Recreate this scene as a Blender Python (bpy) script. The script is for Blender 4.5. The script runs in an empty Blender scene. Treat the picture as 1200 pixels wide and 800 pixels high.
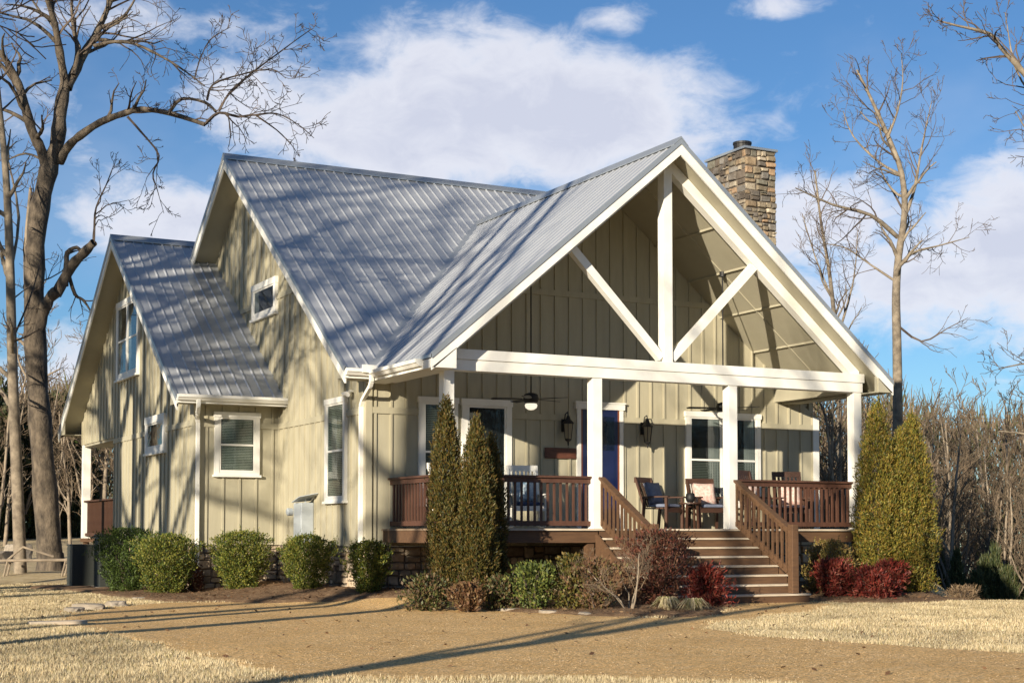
import bpy, bmesh, math, random
import numpy as np
from mathutils import Vector, Matrix
R = math.radians
random.seed(7); rng = np.random.default_rng(7)
SC = bpy.context.scene
COL = SC.collection

# ------------------------------------------------------------------ camera
CAM = np.array([-10.62, -26.05, 1.22])
YAW = R(62.34); PIT = R(2.5); FPX = 1774.0
Fh = np.array([math.cos(YAW), math.sin(YAW), 0]); Rt = np.array([math.sin(YAW), -math.cos(YAW), 0]); Uz = np.array([0, 0, 1.0])
Fp = Fh*math.cos(PIT)+Uz*math.sin(PIT); Up = Uz*math.cos(PIT)-Fh*math.sin(PIT)
cam = bpy.data.cameras.new('camera'); camo = bpy.data.objects.new('camera', cam); COL.objects.link(camo)
camo.location = CAM; camo.rotation_euler = (R(90)+PIT, 0, YAW-R(90))
cam.sensor_width = 36; cam.sensor_fit = 'HORIZONTAL'; cam.lens = FPX/1200*36
cam.shift_y = (626-FPX*math.tan(PIT)-400)/1200
cam.clip_start = 0.1; cam.clip_end = 3000
SC.camera = camo
def W(u, v, s):            # a surveyed point of a tree: seen at (u, v), s metres ahead
    r = Fp+Rt*(u-600)/FPX-Up*(v-(626-FPX*math.tan(PIT)))/FPX
    return CAM+r*s/float(r@Fp)

# ------------------------------------------------------------------ world and sun
SUN_EL = R(13.5); SH = np.array([0.81, 0.59]); SH = SH/np.linalg.norm(SH)
world = bpy.data.worlds.new('World'); SC.world = world; world.use_nodes = True
nt = world.node_tree; nt.nodes.clear()
def N(t, **k):
    n = nt.nodes.new(t)
    for a, b in k.items(): setattr(n, a, b)
    return n
def L(a, b): nt.links.new(a, b)
def mth(op, a, b=None, c=None, clamp=False):
    n = N('ShaderNodeMath', operation=op); n.use_clamp = clamp
    for i, x in enumerate((a, b, c)):
        if x is None: continue
        if isinstance(x, (int, float)): n.inputs[i].default_value = x
        else: L(x, n.inputs[i])
    return n.outputs[0]
sky = N('ShaderNodeTexSky', sky_type='NISHITA'); sky.sun_disc = False
sky.sun_elevation = SUN_EL; sky.sun_rotation = math.atan2(-SH[0], -SH[1])
sky.altitude = 200; sky.air_density = 1.0; sky.dust_density = 0.0; sky.ozone_density = 3.0
tc = N('ShaderNodeTexCoord'); sep = N('ShaderNodeSeparateXYZ'); L(tc.outputs['Generated'], sep.inputs[0])
az = mth('ARCTAN2', sep.outputs[1], sep.outputs[0]); el = mth('ARCSINE', sep.outputs[2])
cmb = N('ShaderNodeCombineXYZ'); L(az, cmb.inputs[0]); L(mth('MULTIPLY', el, 1.7), cmb.inputs[1])
def noise(scale, detail, rough, off=0, dist=0.0):
    m = N('ShaderNodeVectorMath', operation='ADD'); L(cmb.outputs[0], m.inputs[0]); m.inputs[1].default_value = (off, off*.7, off*.3)
    n = N('ShaderNodeTexNoise'); n.inputs['Scale'].default_value = scale; n.inputs['Detail'].default_value = detail
    n.inputs['Roughness'].default_value = rough; n.inputs['Distortion'].default_value = dist
    L(m.outputs[0], n.inputs['Vector']); return n.outputs['Fac']
n1 = noise(9, 9, .56, 3.1, .1); n2 = noise(26, 9, .62, 8.2, .6); n3 = noise(5, 5, .5, 1.7)
def azel(u, v):
    d = Fp+Rt*(u-600)/FPX-Up*(v-(626-FPX*math.tan(PIT)))/FPX; d = d/np.linalg.norm(d)
    return math.atan2(d[1], d[0]), math.asin(d[2])
blobs = [(600, 140, 360, 95, 1.0), (520, 85, 190, 50, .7), (740, 120, 190, 75, .9), (370, 120, 170, 75, .65), (200, 255, 130, 60, .8), (90, 15, 260, 45, .6),
         (1230, 290, 150, 150, 1.0), (960, 250, 130, 90, .75), (735, 22, 65, 28, .7), (1080, 345, 200, 90, .85), (905, 10, 80, 22, .6), (920, 62, 45, 10, .5),
         (100, 440, 280, 60, .6), (-300, 100, 300, 140, 1), (1700, 250, 330, 90, 1)]
tot = None
for (u, v, wu, wv, k) in blobs:
    a0, e0 = azel(u, v); da = mth('DIVIDE', mth('SUBTRACT', az, a0), wu/FPX); de = mth('DIVIDE', mth('SUBTRACT', el, e0), wv/FPX)
    g = mth('MULTIPLY', mth('EXPONENT', mth('MULTIPLY', mth('ADD', mth('MULTIPLY', da, da), mth('MULTIPLY', de, de)), -1.1)), k)
    tot = g if tot is None else mth('MAXIMUM', tot, g)
dens = mth('ADD', tot, mth('MULTIPLY', mth('SUBTRACT', n1, .5), 1.35)); dens = mth('ADD', dens, mth('MULTIPLY', mth('SUBTRACT', n2, .5), .75))
dt = N('ShaderNodeVectorMath', operation='DOT_PRODUCT'); L(tc.outputs['Generated'], dt.inputs[0]); dt.inputs[1].default_value = tuple(Fh)
back = N('ShaderNodeMapRange'); L(dt.outputs['Value'], back.inputs[0]); back.inputs[1].default_value = .6; back.inputs[2].default_value = .1; back.inputs[3].default_value = 0; back.inputs[4].default_value = .8
dens = mth('SUBTRACT', dens, back.outputs[0])
mr = N('ShaderNodeMapRange', interpolation_type='SMOOTHSTEP'); L(dens, mr.inputs[0]); mr.inputs[1].default_value = .22; mr.inputs[2].default_value = .72
mask = mth('MULTIPLY', mr.outputs[0], .93)
wisp = N('ShaderNodeMapRange', interpolation_type='SMOOTHSTEP'); L(n3, wisp.inputs[0]); wisp.inputs[1].default_value = .42; wisp.inputs[2].default_value = .75
mask = mth('MAXIMUM', mask, mth('MULTIPLY', wisp.outputs[0], .16))
cr = N('ShaderNodeMix', data_type='RGBA'); 
shade = N('ShaderNodeMapRange'); L(mth('ADD', dens, mth('MULTIPLY', n2, .35)), shade.inputs[0]); shade.inputs[1].default_value = .55; shade.inputs[2].default_value = 1.25
L(shade.outputs[0], cr.inputs[0]); cr.inputs[6].default_value = (10.6, 10.7, 11.4, 1); cr.inputs[7].default_value = (7.7, 8.0, 9.4, 1)
skm = N('ShaderNodeMix', data_type='RGBA', blend_type='MULTIPLY'); skm.inputs[0].default_value = 1; L(sky.outputs[0], skm.inputs[6]); skm.inputs[7].default_value = (.88, 1.16, 1.42, 1)
mx = N('ShaderNodeMix', data_type='RGBA'); L(mask, mx.inputs[0]); L(skm.outputs[2], mx.inputs[6]); L(cr.outputs[2], mx.inputs[7])
bg = N('ShaderNodeBackground'); bg.inputs[1].default_value = 0.05; L(mx.outputs[2], bg.inputs[0])
wo = N('ShaderNodeOutputWorld'); L(bg.outputs[0], wo.inputs[0])
sun = bpy.data.lights.new('sun', 'SUN'); sun.energy = 5.0; sun.angle = R(0.5); sun.color = (1.0, .88, .70)
suno = bpy.data.objects.new('sun', sun); COL.objects.link(suno); suno.location = (-30, -30, 30)
ld = Vector((SH[0]*math.cos(SUN_EL), SH[1]*math.cos(SUN_EL), -math.sin(SUN_EL)))
suno.rotation_euler = ld.to_track_quat('-Z', 'Y').to_euler()
SC.view_settings.view_transform = 'Standard'; SC.view_settings.look = 'None'
SC.view_settings.exposure = 0.80; SC.view_settings.gamma = 1; SC.view_settings.use_curve_mapping = False
SC.render.engine = 'CYCLES'
SC.cycles.max_bounces = 6; SC.cycles.transparent_max_bounces = 16

# ------------------------------------------------------------------ materials
def mat(name, col, rough=.6, metal=0.0, var=None, vscale=3.0, bump=0.0, bscale=30.0, attr=None, stretch=None, trans=0, spec=.5, coat=0, emit=None):
    m = bpy.data.materials.new(name); m.use_nodes = True; t = m.node_tree; b = t.nodes['Principled BSDF']
    b.inputs['Base Color'].default_value = (*col, 1); b.inputs['Roughness'].default_value = rough; b.inputs['Metallic'].default_value = metal
    b.inputs['Specular IOR Level'].default_value = spec
    if coat: b.inputs['Coat Weight'].default_value = coat
    if emit: b.inputs['Emission Color'].default_value = (*emit[0], 1); b.inputs['Emission Strength'].default_value = emit[1]
    cd = t.nodes.new('ShaderNodeTexCoord'); mp = t.nodes.new('ShaderNodeMapping'); t.links.new(cd.outputs['Object'], mp.inputs[0])
    if stretch: mp.inputs['Scale'].default_value = stretch
    src = None
    if attr:
        at = t.nodes.new('ShaderNodeAttribute'); at.attribute_name = attr; src = at.outputs['Color']
    if var:
        nz = t.nodes.new('ShaderNodeTexNoise'); nz.inputs['Scale'].default_value = vscale; nz.inputs['Detail'].default_value = 6; nz.inputs['Roughness'].default_value = .65
        t.links.new(mp.outputs[0], nz.inputs['Vector'])
        mr = t.nodes.new('ShaderNodeMapRange'); t.links.new(nz.outputs['Fac'], mr.inputs[0]); mr.inputs[1].default_value = .33; mr.inputs[2].default_value = .67
        mxn = t.nodes.new('ShaderNodeMix'); mxn.data_type = 'RGBA'; t.links.new(mr.outputs[0], mxn.inputs[0])
        if src is None:
            mxn.inputs[6].default_value = (*col, 1); mxn.inputs[7].default_value = (*var, 1); src = mxn.outputs[2]
        else:
            mxn.inputs[6].default_value = (1, 1, 1, 1); mxn.inputs[7].default_value = (*var, 1)
            m2 = t.nodes.new('ShaderNodeMix'); m2.data_type = 'RGBA'; m2.blend_type = 'MULTIPLY'; m2.inputs[0].default_value = 1
            t.links.new(src, m2.inputs[6]); t.links.new(mxn.outputs[2], m2.inputs[7]); src = m2.outputs[2]
    if src is not None: t.links.new(src, b.inputs['Base Color'])
    if bump:
        nb = t.nodes.new('ShaderNodeTexNoise'); nb.inputs['Scale'].default_value = bscale; nb.inputs['Detail'].default_value = 5; nb.inputs['Roughness'].default_value = .7
        t.links.new(mp.outputs[0], nb.inputs['Vector'])
        bp = t.nodes.new('ShaderNodeBump'); bp.inputs['Strength'].default_value = 1; bp.inputs['Distance'].default_value = bump
        t.links.new(nb.outputs['Fac'], bp.inputs['Height']); t.links.new(bp.outputs[0], b.inputs['Normal'])
    if trans:
        tr = t.nodes.new('ShaderNodeBsdfTranslucent'); ms = t.nodes.new('ShaderNodeMixShader'); ms.inputs[0].default_value = trans
        if src is not None: t.links.new(src, tr.inputs[0])
        else: tr.inputs[0].default_value = (*col, 1)
        t.links.new(b.outputs[0], ms.inputs[1]); t.links.new(tr.outputs[0], ms.inputs[2]); t.links.new(ms.outputs[0], t.nodes['Material Output'].inputs[0])
    return m
def glass_mat():
    m = bpy.data.materials.new('window_glass'); m.use_nodes = True; t = m.node_tree; t.nodes.clear()
    o = t.nodes.new('ShaderNodeOutputMaterial'); tr = t.nodes.new('ShaderNodeBsdfTransparent'); tr.inputs[0].default_value = (.8, .84, .84, 1)
    g = t.nodes.new('ShaderNodeBsdfGlossy'); g.inputs['Roughness'].default_value = .01; fr = t.nodes.new('ShaderNodeLayerWeight'); fr.inputs[0].default_value = .5; pw = t.nodes.new('ShaderNodeMath'); pw.operation = 'POWER'; pw.inputs[1].default_value = 4; t.links.new(fr.outputs['Facing'], pw.inputs[0])
    nz = t.nodes.new('ShaderNodeTexNoise'); nz.inputs['Scale'].default_value = 2.2; bp = t.nodes.new('ShaderNodeBump'); bp.inputs['Distance'].default_value = .004
    t.links.new(nz.outputs[0], bp.inputs['Height']); t.links.new(bp.outputs[0], g.inputs['Normal'])
    a = t.nodes.new('ShaderNodeMath'); a.operation = 'MULTIPLY_ADD'; a.inputs[1].default_value = .8; a.inputs[2].default_value = .045; a.use_clamp = True
    t.links.new(pw.outputs[0], a.inputs[0]); mxs = t.nodes.new('ShaderNodeMixShader'); t.links.new(a.outputs[0], mxs.inputs[0])
    t.links.new(tr.outputs[0], mxs.inputs[1]); t.links.new(g.outputs[0], mxs.inputs[2]); t.links.new(mxs.outputs[0], o.inputs[0]); return m
M = dict(
 siding=mat('beige_siding', (.405, .375, .272), .65, var=(.35, .322, .228), vscale=.9, bump=.0015, bscale=14, stretch=(6, 6, .8)),
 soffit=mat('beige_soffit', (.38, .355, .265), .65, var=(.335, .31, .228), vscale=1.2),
 white=mat('white_paint', (.80, .79, .74), .5, var=(.70, .69, .63), vscale=1.6, bump=.001, bscale=20),
 metal=mat('galvalume_roof', (.50, .52, .54), .36, .42, var=(.44, .46, .49), vscale=.9),
 flash=mat('roof_flashing', (.42, .45, .47), .4, .6),
 stone=mat('stacked_stone', (.3, .25, .2), .9, attr='col', var=(.6, .55, .5), vscale=9, bump=.012, bscale=18),
 mortar=mat('dark_mortar', (.16, .13, .10), .95),
 glass=glass_mat(), dark=mat('unlit_room_black', (.012, .013, .014), .8),
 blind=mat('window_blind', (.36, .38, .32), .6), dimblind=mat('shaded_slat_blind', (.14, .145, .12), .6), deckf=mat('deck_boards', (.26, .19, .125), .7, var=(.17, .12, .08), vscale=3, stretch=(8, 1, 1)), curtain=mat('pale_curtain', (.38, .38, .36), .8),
 navy=mat('navy_door_paint', (.010, .018, .07), .28, coat=.3), reddoor=mat('russet_frame', (.20, .06, .025), .5),
 rail=mat('redbrown_stain', (.062, .027, .017), .6, var=(.10, .045, .027), vscale=4, stretch=(6, 6, 1)),
 wood=mat('weathered_brown_wood', (.125, .066, .031), .7, var=(.08, .042, .021), vscale=3, stretch=(1, 8, 8), bump=.002, bscale=20),
 tread=mat('worn_tread_wood', (.58, .50, .39), .7, var=(.42, .35, .26), vscale=3, stretch=(1, 8, 8), bump=.002, bscale=20),
 dwood=mat('dark_chair_wood', (.05, .022, .013), .5, var=(.075, .035, .02), vscale=5),
 black=mat('black_iron', (.008, .008, .009), .6), grey=mat('grey_metal_case', (.045, .05, .045), .55, .2, bump=.001, bscale=60),
 pale=mat('pale_grey_enamel', (.42, .46, .48), .45), lampglass=mat('lamp_glass', (.35, .30, .2), .15, trans=.3),
 globe=mat('milk_glass_globe', (.85, .82, .72), .3, emit=((1, .9, .7), .55)),
 blue=mat('navy_cushion', (.04, .07, .16), .85, var=(.03, .05, .11), vscale=8), slate=mat('slate_cushion', (.12, .14, .2), .85, var=(.16, .19, .27), vscale=14),
 floral=mat('floral_fabric', (.62, .57, .50), .85, var=(.50, .26, .22), vscale=16), pale_fab=mat('pale_cushion', (.45, .5, .52), .85, var=(.12, .22, .32), vscale=12),
 bark=mat('grey_bark', (.165, .13, .092), .9, var=(.028, .022, .017), vscale=3.6, stretch=(1.4, 1.4, .7), bump=.05, bscale=9),
 twig=mat('twig_bark', (.055, .042, .034), .9, var=(.11, .08, .06), vscale=3), twig2=mat('pale_bark', (.29, .24, .175), .9, var=(.11, .088, .065), vscale=4, bump=.01, bscale=12),
 wbark=mat('wood_bark', (.31, .25, .18), .9, var=(.12, .095, .07), vscale=1.6),
 wtwig=mat('wood_twigs', (.155, .11, .07), .95, var=(.09, .07, .045), vscale=.6),
 leaf=mat('leaves', (.05, .07, .02), .55, attr='col', trans=.25, spec=.35),
 straw=mat('grass_straw', (.5, .4, .25), .8, attr='col', trans=.3, spec=.2),
 rock=mat('field_rock', (.36, .31, .25), .9, var=(.2, .17, .13), vscale=5, bump=.02, bscale=7),
 sign=mat('sign_board', (.13, .045, .025), .6, var=(.07, .025, .015), vscale=9, stretch=(1, 1, 5)),
 plastic=mat('white_plastic', (.75, .75, .72), .4))
def ground_mat(name, c1, c2, c3, s1, s2, bump, bs, vor=0):
    m = bpy.data.materials.new(name); m.use_nodes = True; t = m.node_tree; b = t.nodes['Principled BSDF']; b.inputs['Roughness'].default_value = .95; b.inputs['Specular IOR Level'].default_value = .15
    cd = t.nodes.new('ShaderNodeTexCoord'); last = None
    def nz(s, d=7, r=.65):
        n = t.nodes.new('ShaderNodeTexNoise'); n.inputs['Scale'].default_value = s; n.inputs['Detail'].default_value = d; n.inputs['Roughness'].default_value = r
        t.links.new(cd.outputs['Object'], n.inputs['Vector']); return n.outputs['Fac']
    def mixc(f, a, bb, lo, hi):
        r_ = t.nodes.new('ShaderNodeMapRange'); t.links.new(f, r_.inputs[0]); r_.inputs[1].default_value = lo; r_.inputs[2].default_value = hi
        x = t.nodes.new('ShaderNodeMix'); x.data_type = 'RGBA'; t.links.new(r_.outputs[0], x.inputs[0])
        for i, q in ((6, a), (7, bb)):
            if isinstance(q, tuple): x.inputs[i].default_value = (*q, 1)
            else: t.links.new(q, x.inputs[i])
        return x.outputs[2]
    c = mixc(nz(s1), c1, c2, .35, .65); c = mixc(nz(s2, 4), c, c3, .45, .75)
    if vor:
        v = t.nodes.new('ShaderNodeTexVoronoi'); v.inputs['Scale'].default_value = vor; t.links.new(cd.outputs['Object'], v.inputs['Vector'])
        bw = t.nodes.new('ShaderNodeRGBToBW'); t.links.new(v.outputs['Color'], bw.inputs[0])
        g = t.nodes.new('ShaderNodeMapRange'); t.links.new(bw.outputs[0], g.inputs[0]); g.inputs[1].default_value = .2; g.inputs[2].default_value = .8; g.inputs[3].default_value = .55; g.inputs[4].default_value = 1.35
        x = t.nodes.new('ShaderNodeVectorMath'); x.operation = 'SCALE'; t.links.new(c, x.inputs[0]); t.links.new(g.outputs[0], x.inputs[3]); c = x.outputs[0]
    t.links.new(c, b.inputs['Base Color'])
    bp = t.nodes.new('ShaderNodeBump'); bp.inputs['Distance'].default_value = bump; t.links.new(nz(bs, 6, .75), bp.inputs['Height']); t.links.new(bp.outputs[0], b.inputs['Normal'])
    return m
M['grass'] = ground_mat('dormant_grass_soil', (.55, .44, .26), (.42, .32, .18), (.62, .52, .33), 1.2, 5, .03, 30)
M['gravel'] = ground_mat('tan_gravel', (.74, .48, .205), (.62, .385, .15), (.68, .48, .25), .7, 5, .006, 45, vor=55)
M['mulch'] = ground_mat('pine_straw_mulch', (.24, .15, .085), (.14, .085, .05), (.36, .25, .15), 3, 11, .04, 28)

# ------------------------------------------------------------------ builders
def tag(o, label=None, cat=None, group=None, kind=None):
    if label: o['label'] = label
    if cat: o['category'] = cat
    if group: o['group'] = group
    if kind: o['kind'] = kind
    return o
def empty(name, loc=(0, 0, 0), label=None, cat=None, group=None, rz=0):
    o = bpy.data.objects.new(name, None); COL.objects.link(o); o.location = loc; o.rotation_euler = (0, 0, rz); o.empty_display_size = .2
    return tag(o, label, cat, group)
class MB:
    def __init__(s): s.v = []; s.f = []; s.c = []; s.smooth = False
    def add(s, vs, fs, col=None):
        b = len(s.v); s.v += [tuple(map(float, p)) for p in vs]; s.f += [tuple(b+i for i in f) for f in fs]
        if col is not None: s.c += [col]*len(vs)
        return s
    def hexa(s, p, col=None):      # 8 points, bottom ring then top ring
        return s.add(p, [(3, 2, 1, 0), (4, 5, 6, 7), (0, 1, 5, 4), (1, 2, 6, 5), (2, 3, 7, 6), (3, 0, 4, 7)], col)
    def box(s, x0, x1, y0, y1, z0, z1, col=None):
        return s.hexa([(x0, y0, z0), (x1, y0, z0), (x1, y1, z0), (x0, y1, z0), (x0, y0, z1), (x1, y0, z1), (x1, y1, z1), (x0, y1, z1)], col)
    def bar(s, p, q, w, h, up=(0, 0, 1), col=None):   # a rectangular bar p->q, w across, h along 'up'
        p = Vector(p); q = Vector(q); d = (q-p).normalized(); up = Vector(up); sd = d.cross(up).normalized(); u = sd.cross(d).normalized()
        a = sd*w/2; b = u*h/2
        return s.hexa([p-a-b, p+a-b, q+a-b, q-a-b, p-a+b, p+a+b, q+a+b, q-a+b], col)
    def tube(s, pts, rad, n=8, cap=True, col=None):
        pts = [Vector(p) for p in pts]; rad = rad if isinstance(rad, (list, tuple)) else [rad]*len(pts)
        d0 = (pts[1]-pts[0]).normalized(); a = d0.orthogonal().normalized(); vs = []; fs = []
        for i, p in enumerate(pts):
            d = (pts[min(i+1, len(pts)-1)]-pts[max(i-1, 0)]).normalized(); a = (a-d*a.dot(d)).normalized(); b = d.cross(a)
            for k in range(n):
                t = 2*math.pi*k/n; vs.append(p+(a*math.cos(t)+b*math.sin(t))*rad[i])
        for i in range(len(pts)-1):
            for k in range(n): fs.append((i*n+k, i*n+(k+1) % n, (i+1)*n+(k+1) % n, (i+1)*n+k))
        if cap: fs.append(tuple(range(n-1, -1, -1))); fs.append(tuple((len(pts)-1)*n+k for k in range(n)))
        return s.add(vs, fs, col)
    def lathe(s, c, prof, n=14, col=None):      # prof: (radius, z)
        vs = []; fs = []
        for r, z in prof:
            for k in range(n): t = 2*math.pi*k/n; vs.append((c[0]+r*math.cos(t), c[1]+r*math.sin(t), c[2]+z))
        m = len(prof)
        for i in range(m-1):
            for k in range(n): fs.append((i*n+k, i*n+(k+1) % n, (i+1)*n+(k+1) % n, (i+1)*n+k))
        fs.append(tuple(range(n-1, -1, -1))); fs.append(tuple((m-1)*n+k for k in range(n)))
        return s.add(vs, fs, col)
    def prism(s, poly, off, col=None):          # planar polygon extruded by vector off
        n = len(poly); off = Vector(off); vs = [Vector(p) for p in poly]+[Vector(p)+off for p in poly]
        return s.add(vs, [tuple(range(n-1, -1, -1)), tuple(range(n, 2*n))]+[(i, (i+1) % n, n+(i+1) % n, n+i) for i in range(n)], col)
    def build(s, name, m, parent=None, smooth=False, bevel=0, loc=None):
        me = bpy.data.meshes.new(name); me.from_pydata(s.v, [], s.f)
        if s.c and len(s.c) == len(s.v):
            ca = me.color_attributes.new('col', 'FLOAT_COLOR', 'POINT'); ca.data.foreach_set('color', np.array([(*c, 1) for c in s.c], dtype=np.float32).ravel())
        me.materials.append(m)
        bm = bmesh.new(); bm.from_mesh(me); bmesh.ops.recalc_face_normals(bm, faces=bm.faces); bm.to_mesh(me); bm.free()
        if smooth:
            for p in me.polygons: p.use_smooth = True
        o = bpy.data.objects.new(name, me); COL.objects.link(o)
        if parent: o.parent = parent
        if loc is not None: o.location = loc
        if bevel:
            b = o.modifiers.new('bevel', 'BEVEL'); b.width = bevel; b.segments = 2; b.limit_method = 'ANGLE'
        return o
def copy_tree(o, parent=None):
    c = o.copy(); COL.objects.link(c)
    if parent: c.parent = parent
    for ch in o.children: copy_tree(ch, c)
    return c
def npmesh(name, V, n, m, cols=None, parent=None):      # polygon soup: V (k*n, 3), n verts per face
    V = np.asarray(V, dtype=np.float32); k = len(V)//n
    me = bpy.data.meshes.new(name); me.vertices.add(len(V)); me.vertices.foreach_set('co', V.ravel())
    me.loops.add(len(V)); me.loops.foreach_set('vertex_index', np.arange(len(V), dtype=np.int32))
    me.polygons.add(k); me.polygons.foreach_set('loop_start', (np.arange(k)*n).astype(np.int32)); me.polygons.foreach_set('loop_total', np.full(k, n, dtype=np.int32))
    me.update(calc_edges=True)
    if cols is not None:
        ca = me.color_attributes.new('col', 'FLOAT_COLOR', 'POINT'); c4 = np.ones((len(V), 4), dtype=np.float32); c4[:, :3] = np.repeat(cols, n, axis=0); ca.data.foreach_set('color', c4.ravel())
    me.materials.append(m); o = bpy.data.objects.new(name, me); COL.objects.link(o)
    if parent: o.parent = parent
    return o
def clip_x(poly, x):      # y-range of polygon (list of (x, y)) at x
    ys = []
    for i in range(len(poly)):
        (x0, y0), (x1, y1) = poly[i], poly[(i+1) % len(poly)]
        if (x0-x)*(x1-x) < 0: ys.append(y0+(y1-y0)*(x-x0)/(x1-x0))
    ys.sort(); return [(ys[i], ys[i+1]) for i in range(0, len(ys)-1, 2)]

# ------------------------------------------------------------------ ground
def sm(t): t = np.clip(t, 0, 1); return t*t*(3-2*t)
def rect_d(x, y, x0, x1, y0, y1): return np.hypot(np.maximum(np.maximum(x0-x, x-x1), 0), np.maximum(np.maximum(y0-y, y-y1), 0))
def gz(x, y):
    x = np.asarray(x, float); y = np.asarray(y, float)
    d = np.minimum(rect_d(x, y, .3, 9.6, -2.6, 14), rect_d(x, y, -.3, 10.5, 0, 14))
    z = .17*sm(1-d/1.9)
    s = (x-CAM[0])*Fh[0]+(y-CAM[1])*Fh[1]; t = (x-CAM[0])*Rt[0]+(y-CAM[1])*Rt[1]
    u = t/np.maximum(s, 1)
    right = sm((u+.10)/.16)
    z = z - right*(2.6*sm((s-39)/22)+.10*np.maximum(s-60, 0)*.25) + (1-right)*(.22*sm((s-36)/5)+.9*sm((s-42)/30))
    z = z+.02*np.sin(x*.9+1)*np.sin(y*.7)*sm(d/3-1)*sm((-6.6-x)/1.5+1)
    z = z-.62*sm((s-27.5)/4.5)*sm((u-.272)/.03)
    return z
def grid_mesh(name, xs, ys, zf, m, keep=None, kind='structure'):
    X, Y = np.meshgrid(xs, ys); Z = zf(X, Y); nx, ny = len(xs), len(ys)
    V = np.stack([X, Y, Z], -1).reshape(-1, 3); i = np.arange(nx-1); j = np.arange(ny-1); I, J = np.meshgrid(i, j); a = (J*nx+I).ravel()
    Fc = np.stack([a, a+1, a+nx+1, a+nx], -1)
    if keep is not None:
        k = keep.ravel(); Fc = Fc[k[Fc].any(1)]; used = np.zeros(len(V), bool); used[Fc] = True; idx = np.cumsum(used)-1; V = V[used]; Fc = idx[Fc]
    me = bpy.data.meshes.new(name); me.vertices.add(len(V)); me.vertices.foreach_set('co', V.astype(np.float32).ravel())
    me.loops.add(len(Fc)*4); me.loops.foreach_set('vertex_index', Fc.astype(np.int32).ravel()); me.polygons.add(len(Fc))
    me.polygons.foreach_set('loop_start', (np.arange(len(Fc))*4).astype(np.int32)); me.polygons.foreach_set('loop_total', np.full(len(Fc), 4, dtype=np.int32))
    me.polygons.foreach_set('use_smooth', np.ones(len(Fc), bool)); me.update(calc_edges=True); me.materials.append(m)
    o = bpy.data.objects.new(name, me); COL.objects.link(o); o['kind'] = kind; return o
def axis(a, b, c, d, fine, coarse):
    return np.concatenate([-np.geomspace(1, 1+b-a, 40)[::-1]+1+b, np.arange(b, c, fine)[1:], c+np.geomspace(1, 1+d-c, 40)-1])
grid_mesh('ground', axis(-500, -24, 34, 600, .5, 8), axis(-300, -30, 42, 900, .5, 8), gz, M['grass'])
def sdist(P, poly):      # + inside, metres to the border
    P = np.asarray(P, float); sh = P.shape[:-1]; x = P[..., 0].ravel(); y = P[..., 1].ravel(); dm = np.full(x.shape, 1e9); ins = np.zeros(x.shape, bool)
    for i in range(len(poly)):
        x0, y0 = poly[i]; x1, y1 = poly[(i+1) % len(poly)]; dx, dy = x1-x0, y1-y0
        t = np.clip(((x-x0)*dx+(y-y0)*dy)/(dx*dx+dy*dy), 0, 1); dm = np.minimum(dm, np.hypot(x-x0-t*dx, y-y0-t*dy))
        if y0 != y1: c = ((y0 > y) != (y1 > y)) & (x < (x1-x0)*(y-y0)/(y1-y0)+x0); ins ^= c
    return np.where(ins, dm, -dm).reshape(sh)
def wob(x, y): return .05*np.sin(x*3.1+np.sin(y*2.3))+.04*np.sin(y*4.7+1.3*x)+.03*np.sin(11*x+5*y)
GRAVEL = [(-6.8, -5.15), (-6.02, -2.9), (-4.83, -.5), (-3.42, .9), (-2.07, .3), (-.84, -.8), (.23, -2.1), (.59, -4.6), (1.24, -6.6), (1.6, -7.4), (2.6, -7.2), (3.6, -6.1), (4.5, -5.0), (4.6, -4.1), (6.7, -4.1),
          (6.9, -4.7), (6.0, -5.9), (4.92, -6.95), (3.27, -7.8), (1.58, -8.9), (.7, -9.9), (.45, -11.4), (.74, -12.7), (.95, -13.8), (1.25, -14.8), (2.2, -18), (3.5, -22), (-1, -24), (-3.0, -16.2), (-4.04, -15.1), (-5.31, -14.4), (-6.3, -13.8), (-6.31, -11.5), (-6.31, -9.3), (-6.5, -7)]
BED = [(-4.6, 9.6), (-3.9, 6.5), (-3.7, 3.5), (-3.5, 1.1), (-2.3, -.1), (-1, -1.2), (0, -2.5), (.4, -4.8), (1.0, -6.9), (2.0, -7.6), (3.0, -7.1), (4.4, -5.2), (4.5, -4.3), (6.85, -4.3), (7.2, -5.2), (8.5, -5.6), (10.3, -5.2), (11.8, -4.2), (11.5, 3), (9, 5), (-1, 8), (-1.5, 10)]
xs = np.arange(-7.6, 4.6, .08); ys = np.arange(-24.5, 1.6, .08); 
xs = np.arange(-7.6, 8, .08)
GX, GY = np.meshgrid(xs, ys); gd = sdist(np.stack([GX, GY], -1), GRAVEL)+wob(GX, GY)
grid_mesh('gravel_drive', xs, ys, lambda X, Y: gz(X, Y)+np.clip(gd*.4, -.05, .014)+.004*np.sin(X*2.1)*np.sin(Y*1.7), M['gravel'], keep=gd > -.15)
xs = np.arange(-5.2, 12.4, .09); ys = np.arange(-8.2, 10.4, .09); GX, GY = np.meshgrid(xs, ys); bd = sdist(np.stack([GX, GY], -1), BED)+wob(GX, GY)
bumpz = .025*np.sin(GX*2.7+GY)*np.sin(GY*3.3)+rng.normal(0, .008, GX.shape)
grid_mesh('mulch_bed', xs, ys, lambda X, Y: gz(X, Y)+np.clip(bd*.35, -.05, .055)+bumpz*np.clip(bd*2, 0, 1), M['mulch'], keep=bd > -.15)

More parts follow.
